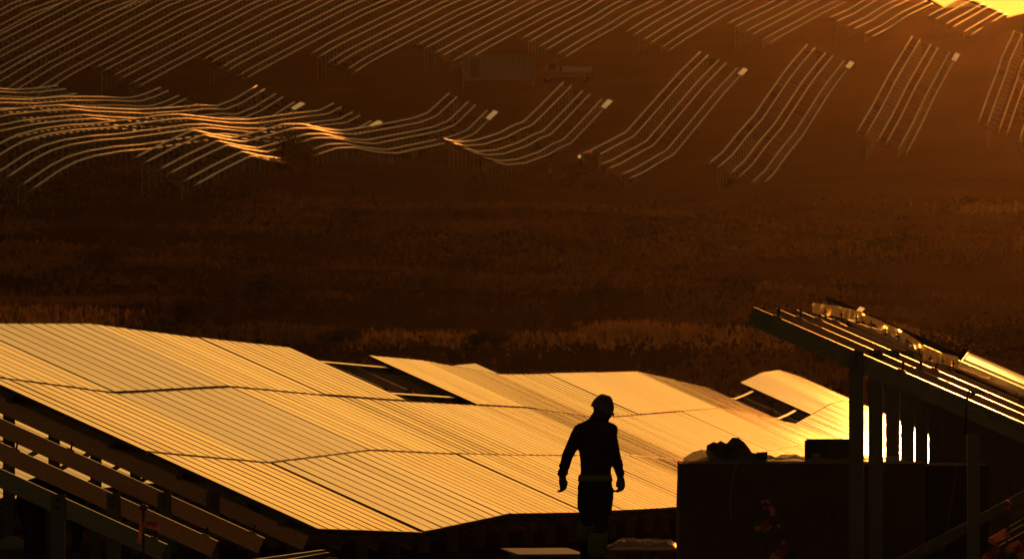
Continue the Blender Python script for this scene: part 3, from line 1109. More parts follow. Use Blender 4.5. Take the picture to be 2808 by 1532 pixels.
def pallet(name, base, w, d, rot, label, parent=None, h=0.144):
    t = parent or empty(name, base)
    if not parent:
        tag(t, label, 'pallet')
        t.rotation_euler = (0, 0, rot)
    lx = Vector((0, 0, 0)) if not parent else Vector(base) - Vector(parent.location)
    n = 5
    for i in range(n):
        y = -d / 2 + 0.06 + i * (d - 0.12) / (n - 1)
        mb = MB(); mb.abox(-w / 2, w / 2, y - 0.05, y + 0.05, h - 0.022, h)
        o = link('deck_board', mb.mesh('deck_board', [M['wood']]), t); o.location = lx
    for i in range(3):
        x = -w / 2 + 0.06 + i * (w - 0.12) / 2
        mb = MB(); mb.abox(x - 0.05, x + 0.05, -d / 2, d / 2, 0.0, 0.02)
        o = link('base_board', mb.mesh('base_board', [M['wood']]), t); o.location = lx
        mb = MB(); mb.abox(x - 0.049, x + 0.049, -d / 2, d / 2, h - 0.042, h - 0.0225)
        o = link('stringer_board', mb.mesh('stringer_board', [M['wood']]), t); o.location = lx
        for j in range(3):
            y = -d / 2 + 0.07 + j * (d - 0.14) / 2
            mb = MB(); mb.abox(x - 0.048, x + 0.048, y - 0.065, y + 0.065, 0.0205, h - 0.0425)
            o = link('block', mb.mesh('block', [M['wood']]), t); o.location = lx
    return t

def pallet_load():
    D = 78.4
    sc = FPX / DISP / D
    x0, x1 = (1710 - 1288) / sc, (2330 - 1288) / sc
    top = (700 - 1163) / sc
    cx = (x0 + x1) / 2
    g = gz(cx, D + 0.55)
    w, d = x1 - x0, 1.12
    t = empty('cardboard_crate', (cx, D + d / 2, g))
    tag(t, 'large film wrapped cardboard crate standing between worker and tall post', 'crate')
    hgt = top - g
    # carton with slightly bulging, dented faces and chamfered corners
    nx, nz = 22, 12
    vv, ff = [], []
    def face(fn, n1, n2):
        b = len(vv)
        for i in range(n1 + 1):
            for j in range(n2 + 1):
                vv.append(fn(i / n1, j / n2))
        for i in range(n1):
            for j in range(n2):
                a = b + i * (n2 + 1) + j
                ff.append((a, a + n2 + 1, a + n2 + 2, a + 1))
    def bul(a, b):
        return 0.022 * math.sin(math.pi * a) * math.sin(math.pi * b) + 0.007 * (float(vnoise(np.array([a * 9]), np.array([b * 6]), 4)[0]) - 0.5)
    zb, zt = 0.146, hgt
    face(lambda a, b: (-w / 2 + a * w, -d / 2 - bul(a, b), zb + b * (zt - zb)), nx, nz)
    face(lambda a, b: (w / 2 - a * w, d / 2 + bul(a, b), zb + b * (zt - zb)), nx, nz)
    face(lambda a, b: (w / 2 + bul(a, b), -d / 2 + a * d, zb + b * (zt - zb)), 12, nz)
    face(lambda a, b: (-w / 2 - bul(a, b), d / 2 - a * d, zb + b * (zt - zb)), 12, nz)
    face(lambda a, b: (-w / 2 + a * w, -d / 2 + b * d, zt - 0.02 * math.sin(math.pi * a)), nx, 8)
    face(lambda a, b: (-w / 2 + a * w, d / 2 - b * d, zb), nx, 8)
    link('carton', pymesh('carton', vv, ff, [M['card']], True), t)
    pallet('p', t.location, w + 0.02, d + 0.02, 0, '', t)
    # film wrap edges and the crumpled sheet over the top
    loc = Vector(t.location)
    crumple('film_sheet', w * 1.0, d * 0.98, 0.02, 46, 22, 0.045, M['film'], t, loc + Vector((0.0, 0, hgt - 0.012)), 3, 0.02, 0, 4.0)
    # printed word
    cu = bpy.data.curves.new('lettering', 'FONT')
    cu.body = 'MODULE'
    cu.size = 0.20
    cu.align_x = 'LEFT'
    tmp = bpy.data.objects.new('tmp', cu); col.objects.link(tmp)
    me = bpy.data.meshes.new_from_object(tmp.evaluated_get(bpy.context.evaluated_depsgraph_get()))
    bpy.data.objects.remove(tmp)
    me.materials.clear(); me.materials.append(M['print'])
    o = link('lettering', me, t)
    p = PD(1966, 1303, D - 0.035)
    o.matrix_basis = Matrix.Translation(p - loc) @ Matrix.Rotation(R(90), 4, 'X') @ Matrix.Diagonal((0.62, 0.50, 1, 1))
    # strap hanging down the face
    mb = MB()
    pts = [PD(x, y, D - 0.035) - loc for x, y in ((1863, 1150), (1850, 1175), (1842, 1200), (1838, 1240), (1837, 1280), (1840, 1300))]
    mb.sweep(pts, 0.012, 0.004, (0, 1, 0))
    link('strap', mb.mesh('strap', [M['film']]), t)
    # heap of torn card and film on top: separate loose sheets
    def sheet(name, pts2, dep, mat, label, cat, seed):
        r = np.random.default_rng(seed)
        base = PD(sum(p[0] for p in pts2) / len(pts2), max(p[1] for p in pts2), D + dep)
        e = link(name, None) if False else None
        n = len(pts2)
        P3 = [PD(x, y, D + dep + r.uniform(-0.07, 0.07)) for x, y in pts2]
        c = sum(P3, Vector()) / n + Vector((0, -0.09, 0.0))
        vv = [p for p in P3] + [c] + [p.lerp(c, 0.5) + Vector((r.uniform(-.015, .015), r.uniform(-.07, .03), r.uniform(-.015, .015))) for p in P3]
        ff = []
        for i in range(n):
            j = (i + 1) % n
            ff += [(i, j, n + 1 + j), (i, n + 1 + j, n + 1 + i), (n + 1 + i, n + 1 + j, n)]
        o = link(name, pymesh(name, [v - base for v in vv], ff, [mat]))
        md = o.modifiers.new('t', 'SOLIDIFY'); md.thickness = 0.006
        o.location = base
        tag(o, label, cat)
    sheet('torn_cardboard', [(1836, 1172), (1830, 1140), (1826, 1118), (1843, 1101), (1858, 1101), (1873, 1113), (1890, 1137), (1893, 1172)], 0.35, M['card'], 'folded torn cardboard flap standing highest on the wrapped crate', 'cardboard', 1)
    sheet('torn_cardboard', [(1796, 1172), (1777, 1140), (1779, 1120), (1795, 1112), (1804, 1115), (1813, 1109), (1828, 1117), (1846, 1130), (1850, 1172)], 0.45, M['card'], 'curled torn cardboard with frayed top on the wrapped crate', 'cardboard', 2)
    sheet('cardboard_scrap', [(1878, 1169), (1880, 1138), (1898, 1140), (1901, 1148), (1904, 1138), (1930, 1136), (1927, 1169)], 0.3, M['card'], 'small notched cardboard scrap at the edge of the heap', 'cardboard', 3)
    sheet('film_heap', [(1714, 1170), (1722, 1150), (1742, 1138), (1765, 1130), (1785, 1134), (1800, 1150), (1815, 1170)], 0.25, M['film'], 'crumpled clear plastic film heaped on the crate corner', 'plastic film', 4)
    # black case on top
    cs = MB()
    pa, pb = PD(2025, 1166, D + 0.4), PD(2140, 1101, D + 0.4)
    t2 = empty('black_case', ((pa.x + pb.x) / 2, D + 0.46, pa.z))
    tag(t2, 'black rectangular case standing on the wrapped crate behind the post', 'case')
    bm = bmesh.new()
    bmesh.ops.create_cube(bm, size=1.0)
    for v in bm.verts:
        v.co.x *= pb.x - pa.x; v.co.y *= 0.14; v.co.z *= pb.z - pa.z
    bmesh.ops.bevel(bm, geom=bm.edges[:], offset=0.015, segments=2, affect='EDGES')
    me = bpy.data.meshes.new('shell'); bm.to_mesh(me); bm.free(); me.materials.append(M['black'])
    o = link('shell', me, t2); o.location = (0, 0, (pb.z - pa.z) / 2 - 0.01)
    lb = MB(); lb.abox(-0.14, -0.07, -0.074, -0.071, 0.02, 0.10)
    link('sticker', lb.mesh('sticker', [M['white_dull']]), t2)
    # second, darker crate behind on the low side with a slanting strap
    x2 = (2490 - 1288) / sc
    c2 = (x1 + 0.03 + x2) / 2
    t3 = empty('cardboard_crate', (c2, D + 0.75, gz(c2, D + 0.75)))
    tag(t3, 'dark crate with a slanting strap beside the large wrapped crate', 'crate')
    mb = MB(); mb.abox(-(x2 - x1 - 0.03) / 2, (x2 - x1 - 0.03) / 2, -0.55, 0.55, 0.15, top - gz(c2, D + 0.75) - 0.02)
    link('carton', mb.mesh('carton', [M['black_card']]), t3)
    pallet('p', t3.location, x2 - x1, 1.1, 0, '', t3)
    mb = MB(); mb.bar(PD(2408, 1172, D + 0.18) - Vector(t3.location), PD(2372, 1385, D + 0.18) - Vector(t3.location), 0.02, 0.004, (0, 1, 0))
    link('strap', mb.mesh('strap', [M['card']]), t3)
M['white_dull'] = simple('sticker_paper', (0.18, 0.16, 0.13), 0.8)
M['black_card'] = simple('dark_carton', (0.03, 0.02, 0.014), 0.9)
pallet_load()

def ground_clutter():
    # pallet behind the worker, with a pale board on it
    D = 103.0
    p = PD(1372, 1396, D)
    g = gz(p.x, D)
    pallet('wooden_pallet', (p.x, D, g), 0.85, 1.2, R(3), 'wooden pallet lying on the earth behind the worker under a pale board')
    mb = MB(); mb.abox(-0.42, 0.40, -0.6, 0.9, 0.0, 0.018)
    o = mb.build('pale_board', M['board']); o.location = (p.x, D, g + 0.146); o.rotation_euler = (R(1.0), 0, R(8))
    tag(o, 'thin pale board lying flat on the pallet behind the worker', 'board')
    p = PD(1636, 1380, 105)
    g = gz(p.x, 105)
    pallet('wooden_pallet', (p.x, 105, g), 0.95, 1.1, R(-6), 'wooden pallet covered by glossy film between worker and crate')
    o = crumple('plastic_sheet', 0.9, 1.0, 0.05, 34, 26, 0.05, M['film'], None, (p.x - 0.08, 105, g + 0.15), 8, 0.0, R(-6), 4.0)
    tag(o, 'glossy crumpled plastic sheet draped over the pallet near the crate', 'plastic film')
    px_ = PD(1688, 1375, 101).x
    o = crumple('plastic_sheet', 0.35, 0.6, 0.04, 20, 20, 0.06, M['film'], None, (px_, 101, gz(px_, 101) + 0.01), 12, 0.0, 0.4, 6.0)
    tag(o, 'small scrap of shiny plastic on the earth against the crate', 'plastic film')
    # loose rails on the ground beside the first table
    for i, (a, b) in enumerate((((640, 1412), (812, 1388)), ((690, 1418), (824, 1394)), ((560, 1425), (800, 1400)))):
        A, Bp = PD(a[0], a[1], 82.5), PD(b[0], b[1], 85.0)
        mb = MB(); mb.sweep([A, Bp], 0.05, 0.05)
        o = link('loose_rail', mb.mesh('loose_rail', [M['rail']]))
        tag(o, 'loose shiny rail lying on a low stack beneath the table edge', 'rail', 'loose rails under the table edge')
    for f in (0.1, 0.9):
        A = PD(600, 1432, 82.6).lerp(PD(805, 1404, 84.9), f)
        zg = gz(A.x, A.y)
        mb = MB(); mb.abox(A.x - 0.25, A.x + 0.25, A.y - 0.05, A.y + 0.05, zg - 0.02, A.z + 0.02)
        o = link('timber_bearer', mb.mesh('timber_bearer', [M['wood']]))
        tag(o, 'timber bearer on the earth carrying the loose rails', 'timber', 'bearers under the loose rails')
    # low bench of stacked carton at the lower corner behind the bending worker
    p = PD(40, 1370, 87)
    mb = MB(); mb.abox(-0.5, 0.42, -0.3, 0.3, 0, 0.30)
    mb2 = mb.mesh('flat_carton', [M['card']])
    o = link('flat_carton', mb2); o.location = (p.x - 0.25, 87, gz(p.x, 87)); o.rotation_euler = (0, 0, R(4))
    tag(o, 'flat carton on the earth beside the bending worker', 'carton')
    o = crumple('plastic_sheet', 0.7, 0.5, 0.05, 24, 20, 0.06, M['film'], None, (p.x - 0.2, 87, gz(p.x, 87) + 0.305), 21, 0.0, 0.1, 6.0)
    tag(o, 'wrinkled film on the flat carton beside the bending worker', 'plastic film')
M['board'] = simple('pale_board', (0.55, 0.42, 0.26), 0.45, 0.0, 0.2, 3.0)
ground_clutter()

# stakes with red caps and torn red-white tape
def stake(x, y, D, tapes, label, rope=None):
    top = PD(x, y, D)
    g = gz(top.x, top.y)
    t = empty('marker_stake', (top.x, top.y, g))
    tag(t, label, 'stake', 'capped stakes with torn tape')
    b = Vector(t.location)
    mb = MB(); mb.tube([Vector((0, 0, -0.2)), Vector((0, 0, top.z - g))], 0.009, 8)
    link('rod', mb.mesh('rod', [M['rebar']], True), t)
    mb = MB()
    h = top.z - g
    mb.tube([(0, 0, h - 0.075), (0, 0, h - 0.03)], [0.016, 0.018], 12)
    mb.tube([(0, 0, h - 0.03), (0, 0, h - 0.018), (0, 0, h + 0.004), (0, 0, h + 0.014)], [0.026, 0.036, 0.032, 0.014], 14)
    link('cap', mb.mesh('cap', [M['cap']], True), t)
    for (pts, w, kind) in tapes:
        mb = MB()
        P3 = [PD(px, py, D + dz) - b for px, py, dz in pts]
        n = len(P3)
        vv, ff = [], []
        for i, p in enumerate(P3):
            d = (P3[min(i + 1, n - 1)] - P3[max(i - 1, 0)]).normalized()
            s = d.cross(Vector((0, 1, 0.25))).normalized() * (w / 2) * (0.55 + 0.6 * random.random())
            s = s + Vector((0, random.uniform(-0.015, 0.015), 0))
            vv += [p - s, p + s]
        for i in range(n - 1):
            ff.append((2 * i, 2 * i + 1, 2 * i + 3, 2 * i + 2))
        mi = [0 if (kind == 'r' and i < len(ff) - 1) else 1 for i in range(len(ff))]
        o = link('tape', pymesh('tape', vv, ff, [M['tape_red'], M['tape_white']], False, mi), t)
        md = o.modifiers.new('t', 'SOLIDIFY'); md.thickness = 0.0015
    if rope:
        mb = MB(); mb.tube([PD(px, py, D + dz) - b for px, py, dz in rope], 0.005, 6)
        link('cord', mb.mesh('cord', [M['rebar']]), t)
stake(361, 1272, 67.0, [(((360, 1312, -.02), (356, 1330, -.03), (352, 1350, -.05), (350, 1366, -.04)), 0.055, 'w'),
                        (((366, 1316, -.02), (380, 1314, -.03), (394, 1322, -.02), (401, 1336, -.01)), 0.04, 'r')],
      'red capped stake with tape curling over a bare rafter end')
stake(1926, 1262, 66.0, [(((1936, 1274, -.02), (1944, 1282, -.03), (1942, 1296, -.03)), 0.045, 'w'),
                         (((1940, 1302, -.02), (1928, 1316, -.03), (1912, 1326, -.04), (1900, 1330, -.03)), 0.045, 'r'),
                         (((1938, 1318, -.02), (1928, 1328, -.03), (1920, 1338, -.03)), 0.04, 'w'),
                         (((1955, 1318, -.02), (1962, 1328, -.03)), 0.05, 'w'),
                         (((1984, 1372, -.02), (1968, 1384, -.03), (1954, 1398, -.05), (1945, 1412, -.05)), 0.085, 'r'),
                         (((1980, 1368, -.02), (1966, 1362, -.03)), 0.05, 'r')],
      'red capped stake with torn tape in front of the wrapped crate', [(1928, 1270, 0), (1950, 1318, -.02), (1984, 1374, -.02), (2010, 1425, 0.0)])
stake(2533, 1262, 66.0, [(((2536, 1338, -.02), (2520, 1346, -.04), (2502, 1356, -.04), (2494, 1366, -.03)), 0.075, 'w'),
                         (((2512, 1374, -.02), (2500, 1388, -.03), (2486, 1402, -.04), (2480, 1412, -.04)), 0.085, 'r'),
                         (((2566, 1368, -.02), (2548, 1374, -.03), (2530, 1384, -.03)), 0.075, 'w'),
                         (((2560, 1370, -.02), (2568, 1388, -.03), (2572, 1408, -.03)), 0.07, 'r')],
      'red capped stake with torn tape beside the slanting brace', [(2534, 1290, 0), (2540, 1335, -.02), (2562, 1368, -.02), (2590, 1410, 0)])

# rails bundled on the bare rafters, and the glowing film with its row of dark clips
def bundle():
    t = empty('rail_bundle', PD(2100, 800, 83.5))
    tag(t, 'bundle of thin bright rails lying down the slope of the unfinished frame', 'rail bundle')
    b = Vector(t.location)
    T, S, N = row2.frame(83.5, 1.6)
    for k in range(6):
        D = 83.15 + k * 0.13
        c = row2.L(D) - N * (0.10 - 0.010 * k)
        mb = MB(); mb.bar(c + S * (5.45 - 0.09 * k) - b, c + S * (1.9 - 0.06 * k) - b, 0.03, 0.03, N)
        link('rail', mb.mesh('rail', [M['rail']]), t)
bundle()

def film_strip(pts, h, label, clips, sag=0.0, D=79.6, seed=1):
    P3 = [PD(x, y, D) for x, y in pts]
    t = empty('film_strip', P3[0])
    tag(t, label, 'plastic film', 'glowing film strips on the unfinished frame')
    b = Vector(t.location)
    r = np.random.default_rng(seed)
    n = 40
    cum = [0]
    for i in range(1, len(P3)):
        cum.append(cum[-1] + (P3[i] - P3[i - 1]).length)
    def along(f):
        d = f * cum[-1]
        for i in range(1, len(P3)):
            if d <= cum[i] + 1e-9:
                return P3[i - 1].lerp(P3[i], (d - cum[i - 1]) / max(1e-9, cum[i] - cum[i - 1]))
        return P3[-1]
    vv, ff = [], []
    rows = 5
    for i in range(n + 1):
        p = along(i / n) - b
        wob = 0.035 * math.sin(i * 0.55 + seed) + r.uniform(-0.012, 0.012)
        hh = h * (1 - sag * abs(math.sin(i * 0.42 + seed)))
        for j in range(rows + 1):
            f = j / rows
            vv.append(p + Vector((0.004 * r.uniform(-1, 1), wob * (0.3 + f) + 0.02 * math.sin(f * 3 + i * 0.3) + 0.03 * f, -hh * f)))
    for i in range(n):
        for j in range(rows):
            a = i * (rows + 1) + j
            ff.append((a, a + 1, a + rows + 2, a + rows + 1))
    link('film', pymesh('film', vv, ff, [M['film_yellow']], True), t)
    for c in clips:
        p = along(c) - b
        mb = MB()
        mb.abox(p.x - 0.005, p.x + 0.005, p.y - 0.10, p.y - 0.09, p.z - h * 1.12, p.z - h * 0.35)
        mb.abox(p.x - 0.02, p.x + 0.02, p.y - 0.101, p.y - 0.089, p.z - h * 0.75, p.z - h * 0.62)
        mb.abox(p.x - 0.016, p.x + 0.016, p.y - 0.102, p.y + 0.03, p.z - h * 1.18, p.z - h * 1.08)
        link('clip', mb.mesh('clip', [M['frame']]), t)
film_strip([(2044, 761), (2110, 770), (2168, 784)], 0.105, 'glowing film strip at the high end of the unfinished frame', (0.25, 0.58, 0.88), 0.1, seed=1)
film_strip([(2170, 788), (2215, 806), (2262, 828), (2300, 850), (2332, 874)], 0.10, 'drooping glowing film strip along the middle of the unfinished frame', (0.12, 0.33, 0.52, 0.66, 0.86), 0.45, seed=2)
film_strip([(2322, 878), (2365, 886), (2410, 897)], 0.11, 'short glowing film strip above the low module columns', (0.2, 0.55, 0.85), 0.1, seed=3)

# ------------------------------------------------------------------ far things
for u, kn in LOWK.items():
    if u < -120:
        continue
    d1 = kn[-1][0]
    mb = MB()
    s_ = RQ * math.cos(TILT) - Vector((0, 0, math.sin(TILT)))
    nrm = Vector((RQ.x * math.sin(TILT), RQ.y * math.sin(TILT), math.cos(TILT)))
    a = np.array(kn)
    pts = [Vector((u + TAZ * d, d, float(np.interp(d, a[:, 0], a[:, 1])))) + s_ * 5.0 + nrm * 0.2 for d in (d1 - 7.5, d1 - 4.5, d1 + 0.3)]
    mb.sweep(pts, 0.5, 0.2, nrm)
    o = link('cover_sheet', mb.mesh('cover_sheet', [M['white']]))
    tag(o, 'white cover lying on the upper end of a bare rail row by the track', 'cover', 'white covers at the row ends')

def container():
    D = 886.0
    a, b = PD(1165, 201, D), PD(1340, 139, D)
    g = gz((a.x + b.x) / 2, D)
    L, H, W = b.x - a.x, b.z - a.z, 2.5
    base = Vector(((a.x + b.x) / 2, D + W / 2, max(g, a.z) - 0.0))
    base.z = a.z
    t = empty('site_container', base)
    tag(t, 'grey green site container beside the track on the far slope', 'container')
    mb = MB()
    n = 44
    # corrugated long sides
    for sy in (-1, 1):
        vv, ff = [], []
        for i in range(n * 2 + 1):
            x = -L / 2 + 0.1 + (L - 0.2) * i / (n * 2)
            y = sy * (W / 2 - (0.05 if (i // 2) % 2 else 0.01))
            vv += [(x, y, 0.15), (x, y, H - 0.12)]
        for i in range(n * 2):
            ff.append((2 * i, 2 * i + 2, 2 * i + 3, 2 * i + 1))
        mb.add(vv, ff)
    mb.abox(-L / 2 + 0.02, -L / 2 + 0.09, -W / 2 + 0.06, W / 2 - 0.06, 0.15, H - 0.12)
    mb.abox(L / 2 - 0.09, L / 2 - 0.02, -W / 2 + 0.06, W / 2 - 0.06, 0.15, H - 0.12)
    link('wall', mb.mesh('wall', [M['container']]), t)
    mb = MB()
    for sx in (-1, 1):
        for sy in (-1, 1):
            mb.abox(sx * L / 2 - 0.08, sx * L / 2 + 0.08, sy * W / 2 - 0.08, sy * W / 2 + 0.08, -0.6, H - 0.003)
    for z in (0.08, H - 0.09):
        for sy in (-1, 1):
            mb.abox(-L / 2, L / 2, sy * W / 2 - 0.06, sy * W / 2 + 0.06, z - 0.075, z + 0.075)
        for sx in (-1, 1):
            mb.abox(sx * L / 2 - 0.06, sx * L / 2 + 0.06, -W / 2, W / 2, z - 0.072, z + 0.072)
    link('frame', mb.mesh('frame', [M['container']]), t)
    mb = MB(); mb.abox(-L / 2 + 0.05, L / 2 - 0.05, -W / 2 + 0.05, W / 2 - 0.05, H - 0.06, H + 0.02)
    link('roof', mb.mesh('roof', [M['container']]), t)
    mb = MB(); mb.abox(-L / 2 + 0.8, -L / 2 + 1.7, -W / 2 - 0.03, -W / 2 + 0.01, 0.2, H - 0.4)
    link('door', mb.mesh('door', [M['machine_grey']]), t)
M['machine_grey'] = simple('dull_grey_paint', (0.10, 0.09, 0.085), 0.6)
container()

def wheel(parent, c, r, w, axis='y'):
    mb = MB()
    ax = Vector((0, 1, 0)) if axis == 'y' else Vector((1, 0, 0))
    c = Vector(c)
    mb.tube([c - ax * w / 2, c - ax * w * 0.42, c + ax * w * 0.42, c + ax * w / 2], [r * 0.9, r, r, r * 0.9], 20)
    o = link('wheel', mb.mesh('wheel', [M['tyre']], True), parent)
    mb = MB(); mb.tube([c - ax * (w / 2 + 0.02), c + ax * (w / 2 + 0.02)], r * 0.5, 14)
    link('rim', mb.mesh('rim', [M['machine_grey']], True), o)

def truck():
    D = 884.0
    p = PD(1425, 201, D)
    t = empty('light_truck', (p.x, D + 1.0, gz(p.x, D + 1)))
    tag(t, 'dark light truck with a bright top patch beside the site container', 'truck')
    mb = MB()
    # cab profile
    prof = [(-2.7, 0.5), (-2.75, 1.1), (-2.45, 1.35), (-2.0, 2.15), (-0.9, 2.2), (-0.8, 0.5)]
    n = len(prof)
    vv = [(x, -1.0, z) for x, z in prof] + [(x, 1.0, z) for x, z in prof]
    ff = [tuple(range(n)), tuple(reversed(range(n, 2 * n)))] + [(i, i + n, (i + 1) % n + n, (i + 1) % n) for i in range(n)]
    mb.add(vv, ff)
    link('cab', mb.mesh('cab', [M['machine_grey']]), t)
    for y in (-1.0, 1.0):
        mb = MB(); mb.abox(-1.85, -1.05, y - 0.01, y + 0.01, 1.4, 2.0)
        link('side_window', mb.mesh('side_window', [M['window']]), t)
    mb = MB(); mb.bar((-2.43, 0, 1.40), (-2.03, 0, 2.10), 1.7, 0.012, (1, 0, -0.5))
    link('windscreen', mb.mesh('windscreen', [M['window']]), t)
    mb = MB()
    mb.abox(-0.75, 2.9, -1.05, 1.05, 0.62, 0.74)
    for sy in (-1, 1):
        mb.abox(-0.75, 2.9, sy * 1.05 - 0.03, sy * 1.05 + 0.03, 0.74, 1.15)
    mb.abox(2.87, 2.93, -1.02, 1.02, 0.74, 1.15); mb.abox(-0.78, -0.72, -1.02, 1.02, 0.74, 1.6)
    link('bed', mb.mesh('bed', [M['machine_grey']]), t)
    mb = MB(); mb.abox(-2.6, 2.8, -0.4, 0.4, 0.42, 0.6)
    link('chassis', mb.mesh('chassis', [M['tyre']]), t)
    for x in (-1.9, 1.9):
        for sy in (-0.85, 0.85):
            wheel(t, (x, sy, 0.42), 0.42, 0.25)
    o = MB(); o.abox(-0.4, 2.6, -0.8, 0.8, 0, 0.95)  # pale block added to paint the bright patch on the truck's top
    q = link('bright_top', o.mesh('bright_top', [M['bright_patch']])); q.location = Vector(t.location) + Vector((0, 0, 0.745))
    bv = q.modifiers.new('b', 'BEVEL'); bv.width = 0.08; bv.segments = 2
    tag(q, 'pale block painting the bright patch on top of the light truck', 'bright_patch')
M['bright_patch'] = simple('pale_block', (0.5, 0.45, 0.36), 0.35, 0.0, 0.15)
truck()

def tractor():
    D = 738.0
    p = PD(1472, 440, D)
    z0 = gz(p.x, D)
    t = empty('tractor', (p.x, D, z0))
    tag(t, 'small tractor with a red beacon half hidden behind the round bush', 'tractor')
    t.scale = (1.18, 1.18, 1.18)
    k = MB()
    k.abox(-1.0, 1.0, -0.45, 0.45, 0.75, 1.45)
    k.abox(-1.75, -0.9, -0.40, 0.40, 0.7, 1.35)
    link('body', k.mesh('body', [M['machine']]), t)
    k = MB()
    for x in (-0.15, 1.0):
        for y in (-0.62, 0.62):
            k.abox(x - 0.05, x + 0.05, y - 0.05, y + 0.05, 1.4, 2.5)
    k.abox(-0.3, 1.12, -0.72, 0.72, 2.5, 2.62)
    link('cab_frame', k.mesh('cab_frame', [M['machine_grey']]), t)
    k = MB(); k.abox(-0.1, 0.95, -0.64, -0.63, 1.5, 2.48); k.abox(-0.16, -0.15, -0.57, 0.57, 1.5, 2.48)
    link('window', k.mesh('window', [M['window']]), t)
    k = MB(); k.tube([(0.4, 0, 2.62), (0.4, 0, 2.8), (0.4, 0, 2.84)], [0.09, 0.09, 0.03], 12)
    link('beacon', k.mesh('beacon', [M['beacon']], True), t)
    k = MB(); k.add(*ico((-0.42, -0.66, 2.36), (0.10, 0.06, 0.10)))
    link('work_lamp', k.mesh('work_lamp', [M['lamp']], True), t)
    for x, r in ((-1.35, 0.48), (0.55, 0.78)):
        for y in (-0.78, 0.78):
            wheel(t, (x, y, r), r, 0.38)
def emit_mat(name, rgb, s):
    m, nt, n, l, b = new_mat(name)
    b.inputs['Base Color'].default_value = rgb + (1,)
    b.inputs['Emission Color'].default_value = rgb + (1,)
    b.inputs['Emission Strength'].default_value = s
    return m
M['beacon'] = emit_mat('red_beacon', (0.8, 0.03, 0.02), 1.2)
M['lamp'] = emit_mat('work_lamp', (1.0, 0.45, 0.12), 5.0)
tractor()

def far_person():
    D = 752.0
    p = PD(1383, 410, D)
    base = Vector((p.x, D, gz(p.x, D)))
    t = empty('person', base)
    tag(t, 'small standing worker in a dull hi-vis vest near the tractor', 'person')
    B = Body()
    B.loft([(0, 0, 0.85, 0.16, 0.12), (0, 0, 1.1, 0.15, 0.11), (0, 0, 1.38, 0.20, 0.12), (0, 0, 1.46, 0.13, 0.09), (0, 0, 1.54, 0.06, 0.06)])
    B.blob((0, 0, 1.63), (0.08, 0.095, 0.115))
    for s in (-1, 1):
        B.limb([(s * 0.19, 0, 1.38), (s * 0.25, 0, 1.12), (s * 0.24, -0.06, 0.88), (s * 0.24, -0.08, 0.80)], [0.06, 0.05, 0.036, 0.04])
        B.limb([(s * 0.08, 0, 0.88), (s * 0.09, -0.02, 0.48), (s * 0.10, 0, 0.09), (s * 0.10, -0.13, 0.05)], [0.095, 0.065, 0.05, 0.045])
    B.melt('body', [M['cloth_dark'], M['skin'], M['hivis']], t, 0.02, lambda c: 2 if (0.95 < c.z < 1.42 and abs(c.x) < 0.2) else (1 if c.z > 1.55 else 0))
    h = link('helmet', helmet_mesh(M['helmet']), t)
    h.location = (0, 0, 1.66)
far_person()

# ------------------------------------------------------------------ bushes and dry grass
def bush(name, c, rx, ry, rz, n, leaf, label, group=None, seed=0, stems=5, cat='bush'):
    r = np.random.default_rng(seed)
    x, d = c
    g = gz(x, d)
    t = empty(name, (x, d, g))
    tag(t, label, cat, group)
    cl = [(r.uniform(-0.7, 0.7) * rx, r.uniform(-0.7, 0.7) * ry, r.uniform(0.2, 1.0) ** 0.8 * rz * 1.6) for _ in range(10)]
    cl = [(a * math.sqrt(max(0.05, 1 - (cz / (2 * rz)) ** 2)), b * math.sqrt(max(0.05, 1 - (cz / (2 * rz)) ** 2)), cz) for a, b, cz in cl]
    ci = r.integers(0, len(cl), n)
    cc = np.array(cl)[ci]
    sp = np.array([rx, ry, rz]) * 0.34
    P0 = cc + r.normal(0, 1, (n, 3)) * sp * 0.75
    P0[:, 2] = np.clip(np.abs(P0[:, 2]), 0.03, None)
    u = r.normal(0, 1, (n, 3)); u /= np.linalg.norm(u, axis=1)[:, None]
    v = np.cross(u, r.normal(0, 1, (n, 3))); v /= np.linalg.norm(v, axis=1)[:, None]
    s = leaf * r.uniform(0.5, 1.3, n)[:, None]
    verts = np.stack([P0 - u * s, P0 + v * s * 0.5, P0 + u * s, P0 - v * s * 0.5], 1).reshape(-1, 3)
    faces = np.arange(n * 4).reshape(-1, 4)
    link('crown', pymesh('crown', verts.tolist(), faces.tolist(), [M['leaf']]), t)
    mb = MB()
    for k in range(stems):
        e = cl[k % len(cl)]
        mb.tube([(e[0] * 0.1, e[1] * 0.1, -0.1), (e[0] * 0.4, e[1] * 0.4, e[2] * 0.5), e], [0.07, 0.05, 0.012], 6)
    link('stem', mb.mesh('stem', [M['bark']]), t)

